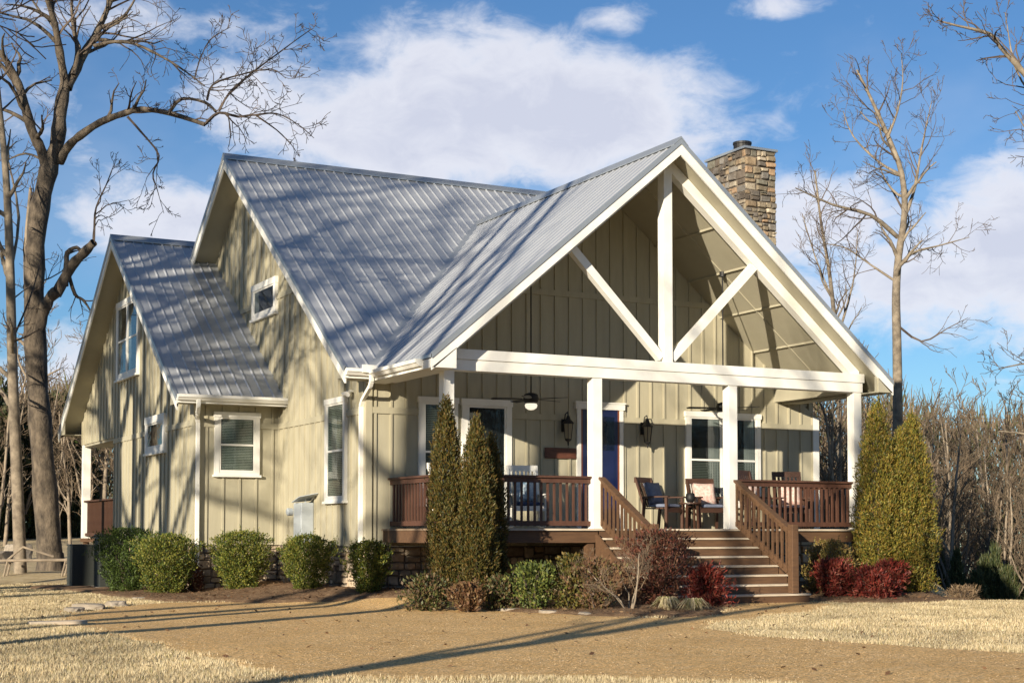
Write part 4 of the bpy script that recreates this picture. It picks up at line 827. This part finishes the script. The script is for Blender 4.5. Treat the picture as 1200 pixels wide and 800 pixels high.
custom_tree('bare_tree', 'tall pale bare tree behind the right porch corner', 121, 1050, 660, 52, [(1050, 640), (1051, 560), (1052, 480), (1051, 400), (1050, 345), (1053, 300), (1060, 250), (1057, 205), (1045, 170), (1031, 138), (1017, 108), (1004, 82)], (.20, .035),
    [([(1052, 278), (1020, 252), (976, 240), (932, 220)], (.09, .015), -1.5, 3, 12, 2.0), ([(1056, 310), (1070, 296), (1100, 288), (1136, 278)], (.07, .012), 1, 3, 11, 1.7), ([(1062, 250), (1072, 220), (1078, 185), (1085, 150), (1092, 118)], (.07, .012), 1, 3, 13, 1.8, .12),
     ([(1056, 205), (1030, 190), (1000, 160), (988, 130)], (.06, .012), 1.5, 3, 11, 1.7, .1), ([(1040, 162), (1052, 130), (1058, 95), (1056, 62)], (.05, .01), -1, 3, 11, 1.5, .12), ([(1031, 138), (1010, 120), (992, 95)], (.03, .01), 0, 2, 8, 1.2), ([(1050, 330), (1020, 310), (990, 290), (960, 285)], (.05, .01), 1, 3, 10, 1.7), ([(1051, 380), (1080, 400), (1110, 385), (1135, 372)], (.05, .01), -1, 2, 8, 1.3), ([(1060, 250), (1040, 215), (1022, 200)], (.05, .01), 2, 3, 8, 1.5)],
    M['twig2'], M['twig'], (3, 20, 2.0, .08, .18, (2, 4), (25, 60), .6, .45))
custom_tree('bare_tree', 'small fine-twigged bare tree rising behind the right roof slope', 122, 985, 660, 60, [(985, 640), (984, 500), (980, 400), (972, 320), (962, 260), (955, 200)], (.14, .03), [([(980, 400), (1000, 330), (1005, 270)], (.06, .012), 1, 3, 9, 1.8, .12), ([(975, 350), (955, 300), (940, 250)], (.05, .012), 1, 3, 9, 1.6, .12)], M['twig2'], M['twig'], (3, 16, 2.0, .1, .18, (2, 4), (20, 50), .62, .4))
custom_tree('bare_tree', 'bare tree reaching in from beyond the right edge of the picture', 123, 1300, 700, 36, [(1290, 640), (1290, 500), (1280, 380), (1265, 260), (1250, 170)], (.24, .12), [([(1250, 170), (1225, 120), (1200, 86), (1172, 55), (1160, 40), (1120, 30), (1098, 24)], (.10, .012), -1, 3, 12, 1.3), ([(1262, 250), (1240, 160), (1215, 120), (1190, 80), (1178, 15)], (.06, .012), 1, 3, 10, 1.3), ([(1270, 300), (1240, 190), (1205, 155), (1190, 130)], (.05, .01), 0, 3, 8, 1.2), ([(1285, 470), (1250, 430), (1210, 425), (1170, 432)], (.06, .01), 0, 3, 9, 1.2), ([(1285, 560), (1240, 520), (1200, 508), (1170, 505)], (.05, .01), 0, 2, 8, 1.0)], M['twig2'], M['twig'], (2, 8, 1.6, .05, .18, (2, 4), (25, 60), .6, .4))
# crepe myrtle without leaves in the bed
mt_p = (1.95, -6.0); o = empty('crepe_myrtle', (mt_p[0], mt_p[1], float(gz(*mt_p))), 'small leafless crepe myrtle with pale stems in the bed left of the steps', 'small tree')
T = TreeGen(131); T.cut = .012; T.rmin = .0025
for k in range(5):
    a = k*1.3; T.grow((.03*math.cos(a), .03*math.sin(a), -.03), (math.cos(a)*.55, math.sin(a)*.55, 1), 1.0, .018, 3, .06, .2, (4, 6), (25, 60), .62)
T.meshes(o, M['wbark'], M['wtwig'])
# trees whose long shadows cross the drive, out of the frame to the left
def shade_tree(i, x, y, h, r, label, kind=0):
    z = float(gz(x, y)); o = empty('bare_tree', (x, y, z), label, 'tree', None); T = TreeGen(200+i); T.cut = .05; T.rmin = .012
    pts, rad = T.path((0, 0, -.3), (T.r.uniform(-.05, .05), T.r.uniform(-.05, .05), 1), h, r, .035, .05, 9); T.put(pts, rad)
    if r > .25:
        for k in range(5):
            q = pts[3+k//2]; a = k*1.9+i; T.grow(q, (math.cos(a), math.sin(a), T.r.uniform(.5, 1.2)), h*.42, r*.42, 1 if i in SPARSE else 3, .05, .14, (5, 7), (25, 55), .6)
    T.sprout(pts, rad, 2 if i in SPARSE else 3, 7 if i in SPARSE else 15 if i > 1 else 8, h*.30, .06, .16, (3, 4), (30, 60), .6, (.14 if i == 2 else .38) if i > 1 else .68); T.meshes(o, M['bark'], M['twig'])
SPARSE = (6, 9)
SHT = [(-14.0, -11.1, 24, .17, 'slim tall bare tree beyond the left edge, second from the drive'), (-13.9, -12.9, 24, .20, 'bare tree beyond the left edge nearest the drive'), (-17.6, -22.2, 20, .20, 'bare tree beyond the left edge level with the camera'),
       (-14.4, 2.2, 22, .50, 'stout bare tree on the left lawn opposite the wing'), (-15.6, .35, 20, .27, 'second thick bare tree on the left lawn beside the stout one'), (-15.5, -2.7, 18, .15, 'slim bare tree on the left lawn beside the stout one'), (-25, -7.5, 24, .30, 'bare tree at the back of the left lawn'), (-28, -18.5, 22, .24, 'tall bare tree far left behind the drive'),
       (-13.2, 5.6, 16, .16, 'young bare tree on the left lawn near the wing'), (-23.0, -16.3, 21, .26, 'heavy-limbed bare tree beyond the left edge behind the two slim ones'), (-22.5, -3.0, 20, .30, 'heavy-limbed bare tree in the middle of the left lawn'), (-30, -13.0, 25, .36, 'thick bare tree far out on the left lawn')]
for i, a in enumerate(SHT): shade_tree(i, *a)

# woods behind the lawn
protos = []
for i in range(7):
    o = empty('woodland_tree', (0, 0, 0)); T = TreeGen(300+i); T.cut = .06; T.rmin = .014
    h = 9.5+T.r.uniform(-1, 2.5); pts, rad = T.path((0, 0, -.3), (T.r.uniform(-.12, .12), T.r.uniform(-.12, .12), 1), h, .13, .05, .04, 8); T.put(pts, rad)
    T.sprout(pts, rad, 3, 15, h*.30, .10, .17, (3, 4), (25, 55), .6, .2); T.meshes(o, M['wbark'], M['wtwig']); protos.append(o)
def put_wood(u, s, sc, label, group, i):
    p = CAM+Fh*s+Rt*s*(u-600)/FPX; o = protos[i % 7] if i < 7 else copy_tree(protos[i % 7])
    o.location = (p[0], p[1], float(gz(p[0], p[1]))-.1); o.rotation_euler = (0, 0, random.uniform(0, 6.28)); o.scale = (sc, sc, sc*random.uniform(.9, 1.1)); tag(o, label, 'tree', group)
i = 0
rg = 'slender bare grey trees of the woods behind the right lawn'; lg = 'slender bare grey trees of the woods behind the left lawn'
for k in range(110):
    u = 905+k*4.3+random.uniform(-8, 8); s = random.uniform(60, 92); put_wood(u, s, random.uniform(.75, 1.08)*s/72, 'one of the slender bare grey trees in the woods beyond the right lawn', rg, i); i += 1
for k in range(16):
    u = 938+k*5+random.uniform(-4, 4); s = random.uniform(50, 60); put_wood(u, s, random.uniform(.6, .85), 'one of the slender bare grey trees in the woods beyond the right lawn', rg, i); i += 1
for k in range(46):
    u = -170+k*8+random.uniform(-8, 8); s = random.uniform(56, 85); put_wood(u, s, random.uniform(.65, 1.0)*s/72, 'one of the slender bare grey trees in the woods beyond the left lawn', lg, i); i += 1
# dark evergreens among them
ev = []
EG = [(.05, .07, .022), (.07, .085, .03), (.10, .10, .035), (.035, .05, .02)]
def evergreen(i, u, s, r, h, label, grp):
    global ev
    p = CAM+Fh*s+Rt*s*(u-600)/FPX; z = float(gz(p[0], p[1]))-.05
    if len(ev) < 3:
        o = shrub('evergreen_tree', 0, 0, 1.0, 2.6, EG, 5200, .22, label, 'evergreen', grp, 'dome', seed=500+i, z=0, rough=.35, depth=.75, aspect=.3); ev.append(o)
    else: o = copy_tree(ev[i % 3])
    o.location = (p[0], p[1], z); o.scale = (r, r, h/2.6); o.rotation_euler = (0, 0, random.uniform(0, 6.28)); tag(o, label, 'evergreen', grp)
k = 0
for j in range(30):
    u = 1080+j*7+random.uniform(-4, 4); s = random.uniform(57, 70); evergreen(k, u, s, random.uniform(.3, .55), random.uniform(1.8, 4.0), 'one of the dark evergreen saplings along the foot of the right woods', 'evergreen saplings at the edge of the right woods'); k += 1
for j in range(8):
    u = 925+j*10; s = random.uniform(56, 70); evergreen(k, u, s, random.uniform(.6, 1.1), random.uniform(1.6, 3.4), 'one of the dark evergreen saplings along the foot of the right woods', 'evergreen saplings at the edge of the right woods'); k += 1
for j in range(9):
    u = -90+j*24+random.uniform(-6, 6); s = random.uniform(58, 78); evergreen(k, u, s, random.uniform(1.0, 2.0), random.uniform(3.0, 7.5), 'one of the dark evergreens in the woods beyond the left lawn', 'evergreens in the left woods'); k += 1
# the far wood behind them that reads as one brown mass
V = []; n = 42000
n = 56000; uu = rng.uniform(-500, 1750, n); ss = rng.uniform(80, 118, n); hh = rng.random(n)**.8
top = 9.5+1.6*np.sin(uu*.013)+1.1*np.sin(uu*.041+1)+.8*np.sin(uu*.11); top = top*ss/100*np.where(uu < 300, 1.15, 1.0)
px_ = CAM[0]+Fh[0]*ss+Rt[0]*ss*(uu-600)/FPX; py_ = CAM[1]+Fh[1]*ss+Rt[1]*ss*(uu-600)/FPX; g0 = gz(px_, py_); yt = np.where(uu < 450, 462, 492)+12*np.sin(uu*.017)+9*np.sin(uu*.051+1)+7*np.sin(uu*.13); ta = 1.22+(626-yt)*ss/1774; pz_ = g0+hh*(ta-g0)
P0 = np.stack([px_, py_, pz_], 1); D = rng.normal(0, .38, (n, 3)); D[:, 2] = np.abs(D[:, 2])+.8; D /= np.linalg.norm(D, axis=1, keepdims=True); Ln = rng.uniform(.6, 2.2, (n, 1)); B = np.cross(D, Fh+rng.normal(0, .3, (n, 3))); B /= np.linalg.norm(B, axis=1, keepdims=True)
wv = rng.uniform(.015, .06, (n, 1)); V = np.stack([P0-B*wv, P0+B*wv, P0+D*Ln+B*wv*.3, P0+D*Ln-B*wv*.3], 1).reshape(-1, 3)
cc = np.array([(.17, .125, .08), (.24, .18, .12), (.12, .09, .06), (.12, .12, .05)])[rng.integers(0, 4, n)]
nb = 42000; ab = rng.uniform(R(150), R(420), nb); rb = rng.uniform(70, 100, nb); bx_ = CAM[0]+rb*np.cos(ab+YAW-R(90)+R(15)); by_ = CAM[1]+rb*np.sin(ab+YAW-R(90)+R(15)); hb = rng.random(nb)*11.5*(1+.2*np.sin(ab*9))  # added unseen belt of woods behind the camera, to dim the ambient light
kb = ((bx_-CAM[0])*Fh[0]+(by_-CAM[1])*Fh[1]) < 20
bx_, by_, hb = bx_[kb], by_[kb], hb[kb]; nb = len(bx_); Pb = np.stack([bx_, by_, gz(bx_, by_)+hb], 1); Db = rng.normal(0, .5, (nb, 3)); Db[:, 2] = np.abs(Db[:, 2])+.8; Db /= np.linalg.norm(Db, axis=1, keepdims=True); Lb = rng.uniform(1, 3, (nb, 1)); Bb = np.cross(Db, rng.normal(0, 1, (nb, 3))); Bb /= np.linalg.norm(Bb, axis=1, keepdims=True); wb = rng.uniform(.05, .16, (nb, 1))
V = np.concatenate([V, np.stack([Pb-Bb*wb, Pb+Bb*wb, Pb+Db*Lb+Bb*wb*.3, Pb+Db*Lb-Bb*wb*.3], 1).reshape(-1, 3)]); cc = np.concatenate([cc, np.array([(.12, .095, .07)]*nb)*rng.uniform(.6, 1.3, (nb, 1))])
o = npmesh('far_woods', V, 4, M['straw'], cc); tag(o, 'brown haze of bare far-off woodland behind the nearer trees, with an added unseen belt behind the camera', 'woods', None, 'stuff')

# ------------------------------------------------------------------ small things on the ground
def boulder(x, y, sx, sy, sz, label, seed, name='edging_stone', cat='stone', group='flat stones edging the beds'):
    bm = bmesh.new(); bmesh.ops.create_icosphere(bm, subdivisions=3, radius=1); r_ = random.Random(seed); ph = [r_.uniform(0, 6) for _ in range(6)]
    for v in bm.verts:
        c = v.co; k = 1+.12*math.sin(3*c.x+ph[0])+.1*math.sin(4*c.y+ph[1])+.1*math.sin(5*c.z+ph[2])+.05*math.sin(9*c.x+7*c.y+ph[3]); c *= k
        c.x = max(min(c.x, .85), -.85)*sx; c.y = max(min(c.y, .85), -.85)*sy; c.z = max(min(c.z, .7), -.7)*sz
    me = bpy.data.meshes.new(name); bm.to_mesh(me); bm.free(); me.materials.append(M['rock']); o = bpy.data.objects.new(name, me); COL.objects.link(o)
    o.location = (x, y, float(gz(x, y))+sz*.25); o.rotation_euler = (0, 0, r_.uniform(0, 3)); tag(o, label, cat, group); return o
for i, (x, y, sx, sy, sz, lb) in enumerate([(.95, -6.35, .22, .12, .06, 'flat pale stone at the bed edge, nearest the crepe myrtle'), (.75, -5.6, .2, .12, .06, 'second pale edging stone left of the crepe myrtle'), (.5, -4.7, .22, .13, .06, 'third pale edging stone along the drive'), (.25, -3.3, .2, .13, .06, 'pale edging stone in front of the cypresses'),
    (-5.2, -.9, .34, .2, .10, 'broad pale rock at the left corner of the drive'), (-4.6, -.1, .26, .18, .10, 'smaller rock behind the broad one at the drive corner'), (-3.3, 2.6, .5, .16, .05, 'long flat pale slab below the yellowish boxwood'), (-1.9, 2.2, .45, .16, .05, 'long flat pale slab below the wing window'), (-5.6, -1.6, .24, .16, .08, 'low rock at the outer end of the drive corner')]):
    boulder(x, y, sx, sy, sz, lb, 600+i)
p = W(22, 655, 50); boulder(p[0], p[1], .5, .4, .55, 'tan boulder behind the slender tree at far left', 650, 'boulder', 'boulder', 'boulders at far left')
p = W(-6, 660, 48); boulder(p[0], p[1], .7, .5, .4, 'grey boulder at the very left edge', 651, 'boulder', 'boulder', 'boulders at far left')
m = MB(); m.box(-6.95, -6.2, -5.35, -5.15, -.05, .07); o = m.build('border_timber', M['tread'], bevel=.01); tag(o, 'short weathered timber lying at the left corner of the drive', 'timber')
# low rustic bench of poles at far left
p = W(45, 672, 39.0); o = empty('log_bench', (p[0], p[1], float(gz(p[0], p[1]))), 'low weathered bench of poles in front of the large left tree', 'bench', None, R(-28))
m = MB(); m.tube([(-1.0, 0, .40), (.9, 0, .42)], .035, 7); m.tube([(-1.0, .25, .40), (.9, .25, .42)], .035, 7); m.build('seat', M['wbark'], o)
for sx in (-.8, .7):
    for sy in (0, .25): MB().tube([(sx-.1, sy, -.03), (sx, sy, .40)], .03, 6).build('leg', M['wbark'], o)
MB().tube([(-.9, .3, .42), (-.5, .3, .75), (.3, .3, .5)], .03, 6).build('brace', M['wbark'], o)
# liriope clumps
def clump(x, y, n, r, h, label, seed):
    r_ = np.random.default_rng(seed); a = r_.uniform(0, 6.28, n); q = r_.uniform(.2, 1, n); z = float(gz(x, y))+.03; b = np.stack([x+.05*np.cos(a), y+.05*np.sin(a), np.full(n, z)], 1)
    mid = b+np.stack([r*.5*q*np.cos(a), r*.5*q*np.sin(a), h*r_.uniform(.7, 1.1, n)], 1); tip = b+np.stack([r*q*1.2*np.cos(a), r*q*1.2*np.sin(a), h*.5*r_.uniform(.2, 1.4, n)], 1)
    sd = np.stack([-np.sin(a), np.cos(a), 0*a], 1)*.007; V = np.concatenate([np.stack([b-sd, b+sd, mid+sd, mid-sd], 1), np.stack([mid-sd, mid+sd, tip+sd*.2, tip-sd*.2], 1)], 0).reshape(-1, 3)
    c = np.array([(.50, .42, .25), (.38, .33, .18), (.22, .22, .08), (.6, .52, .35)])[r_.integers(0, 4, n)]; c = np.concatenate([c, c]); o = npmesh('grass_clump', V-np.array([x, y, z]), 4, M['straw'], c); o.location = (x, y, z)
    tag(o, label, 'grass clump', 'dry grass clumps in the bed')
for i, (u, v, lb) in enumerate([(603, 700, 'dry grass clump left of the pale shrub bed edge, nearest the cypresses'), (658, 703, 'dry grass clump midway between cypresses and crepe myrtle'), (712, 708, 'dry grass clump at the foot of the crepe myrtle'), (782, 712, 'dry grass clump left of the bright red nandina'), (812, 714, 'dry grass clump just in front of the bright red nandina')]):
    r0 = W(u, v, 10)-CAM; t = (0-CAM[2]+.06)/r0[2]; p = CAM+r0*t; clump(p[0], p[1], 260, .24, .2, lb, 700+i)
# grass blades, straw litter, fallen leaves
def scatter(n, x0, x1, y0, y1, ok):
    x = rng.uniform(x0, x1, n); y = rng.uniform(y0, y1, n); k = ok(x, y); return x[k], y[k]
def inview(x, y, m=.03):
    s = (x-CAM[0])*Fh[0]+(y-CAM[1])*Fh[1]; t = (x-CAM[0])*Rt[0]+(y-CAM[1])*Rt[1]; return (s > 3) & (np.abs(t) < (.338+m)*s+.6)
def okgrass(x, y):
    q = np.stack([x, y], -1); return inview(x, y) & (sdist(q, GRAVEL)+wob(x, y) < .02+.22*rng.random(x.shape)**3) & (sdist(q, BED)+wob(x, y) < .04)
parts = [scatter(420000, -11, 1, -18, -4, okgrass), scatter(160000, -9, -2, -6, 12, okgrass), scatter(330000, 0, 14, -18, -3, okgrass), scatter(90000, 9, 26, -8, 8, okgrass), scatter(60000, -5, 2, -17.5, -14, okgrass)]
x = np.concatenate([q[0] for q in parts]); y = np.concatenate([q[1] for q in parts]); n = len(x); z = gz(x, y)-.003
dst = np.hypot(x-CAM[0], y-CAM[1]); patch = .5+.5*np.sin(x*2.3+2*np.sin(y*1.7))*np.sin(y*2.9+np.sin(x*1.3)*2)
a = rng.uniform(0, 6.28, n); h = rng.uniform(.018, .05, n)*(.7+.6*patch); wd = .0022+.00022*dst
ln = rng.uniform(.01, .05, n); b0 = np.stack([x, y, z], 1); tp = b0+np.stack([ln*np.cos(a), ln*np.sin(a), h], 1); sd = np.stack([-np.sin(a)*wd, np.cos(a)*wd, 0*a], 1)
V = np.stack([b0-sd, b0+sd, tp], 1).reshape(-1, 3); patch2 = .5+.5*np.sin(x*.8+1.7*np.sin(y*.6+1))*np.sin(y*.9+np.sin(x*.5)*2)
c = np.array([(.74, .62, .39), (.64, .51, .30), (.82, .71, .47), (.46, .35, .20), (.34, .30, .12)])[rng.choice(5, n, p=[.3, .27, .22, .15, .06])]*(.62+.28*patch[:, None]+.22*patch2[:, None])
o = npmesh('lawn_grass', V, 3, M['straw'], c); tag(o, 'dormant straw-coloured lawn grass', 'grass', None, 'stuff')
def okbed(x, y): return (sdist(np.stack([x, y], -1), BED) > 0) & inview(x, y)
x, y = scatter(60000, -5, 12, -8, 6, okbed); n = len(x); a = rng.uniform(0, 6.28, n); l = rng.uniform(.03, .11, n); z = gz(x, y)+.05+rng.uniform(0, .035, n)
b0 = np.stack([x, y, z], 1); tp = b0+np.stack([l*np.cos(a), l*np.sin(a), rng.uniform(-.02, .035, n)], 1); sd = np.stack([-np.sin(a)*.003, np.cos(a)*.003, 0*a], 1)
V = np.stack([b0-sd, b0+sd, tp], 1).reshape(-1, 3); c = np.array([(.30, .17, .09), (.20, .11, .06), (.42, .28, .16), (.12, .07, .045)])[rng.integers(0, 4, n)]
o = npmesh('pine_straw', V, 3, M['straw'], c); tag(o, 'loose pine straw littering the planting beds', 'mulch', None, 'stuff')
def lf(x, y): return inview(x, y)
x1, y1 = scatter(800, -9, 12, -18, 3, lf); x2, y2 = scatter(2600, -4, 11, -7.5, 5, okbed); x = np.concatenate([x1, x2]); y = np.concatenate([y1, y2]); n = len(x); a = rng.uniform(0, 6.28, n); s = rng.uniform(.018, .04, n); z = gz(x, y)+np.where(okbed(x, y), .075, .028)
e1 = np.stack([np.cos(a)*s, np.sin(a)*s, rng.uniform(-.4, .5, n)*s], 1); e2 = np.stack([-np.sin(a)*s*.6, np.cos(a)*s*.6, rng.uniform(-.3, .6, n)*s], 1); b0 = np.stack([x, y, z], 1)
V = np.stack([b0-e1, b0-e2, b0+e1, b0+e2], 1).reshape(-1, 3); c = np.array([(.16, .09, .05), (.25, .14, .07), (.09, .05, .03), (.34, .22, .12)])[rng.integers(0, 4, n)]
o = npmesh('fallen_leaves', V, 4, M['straw'], c); tag(o, 'scattered brown fallen leaves on drive and beds', 'leaves', None, 'stuff')
def okgv(x, y): return (sdist(np.stack([x, y], -1), GRAVEL)+wob(x, y) > .01) & inview(x, y)
x, y = scatter(50000, -7, 8, -19, 1.5, okgv); n = len(x); s = rng.uniform(.004, .010, n); z = gz(x, y)+.014; a = rng.uniform(0, 6.28, n); b0 = np.stack([x, y, z], 1)
ring = [np.stack([np.cos(a+k*2.094)*s, np.sin(a+k*2.094)*s, 0*a], 1) for k in range(3)]; tp = b0+np.stack([0*a, 0*a, s*.5], 1)
V = np.stack([b0+ring[0], b0+ring[1], tp, b0+ring[1], b0+ring[2], tp, b0+ring[2], b0+ring[0], tp], 1).reshape(-1, 3); c = np.array([(.66, .48, .27), (.55, .38, .2), (.72, .58, .38), (.42, .29, .16)])[rng.integers(0, 4, n)]; c = np.repeat(c, 3, axis=0)
o = npmesh('gravel_stones', V, 3, M['straw'], c); tag(o, 'loose tan gravel stones strewn over the drive', 'gravel', None, 'stuff')
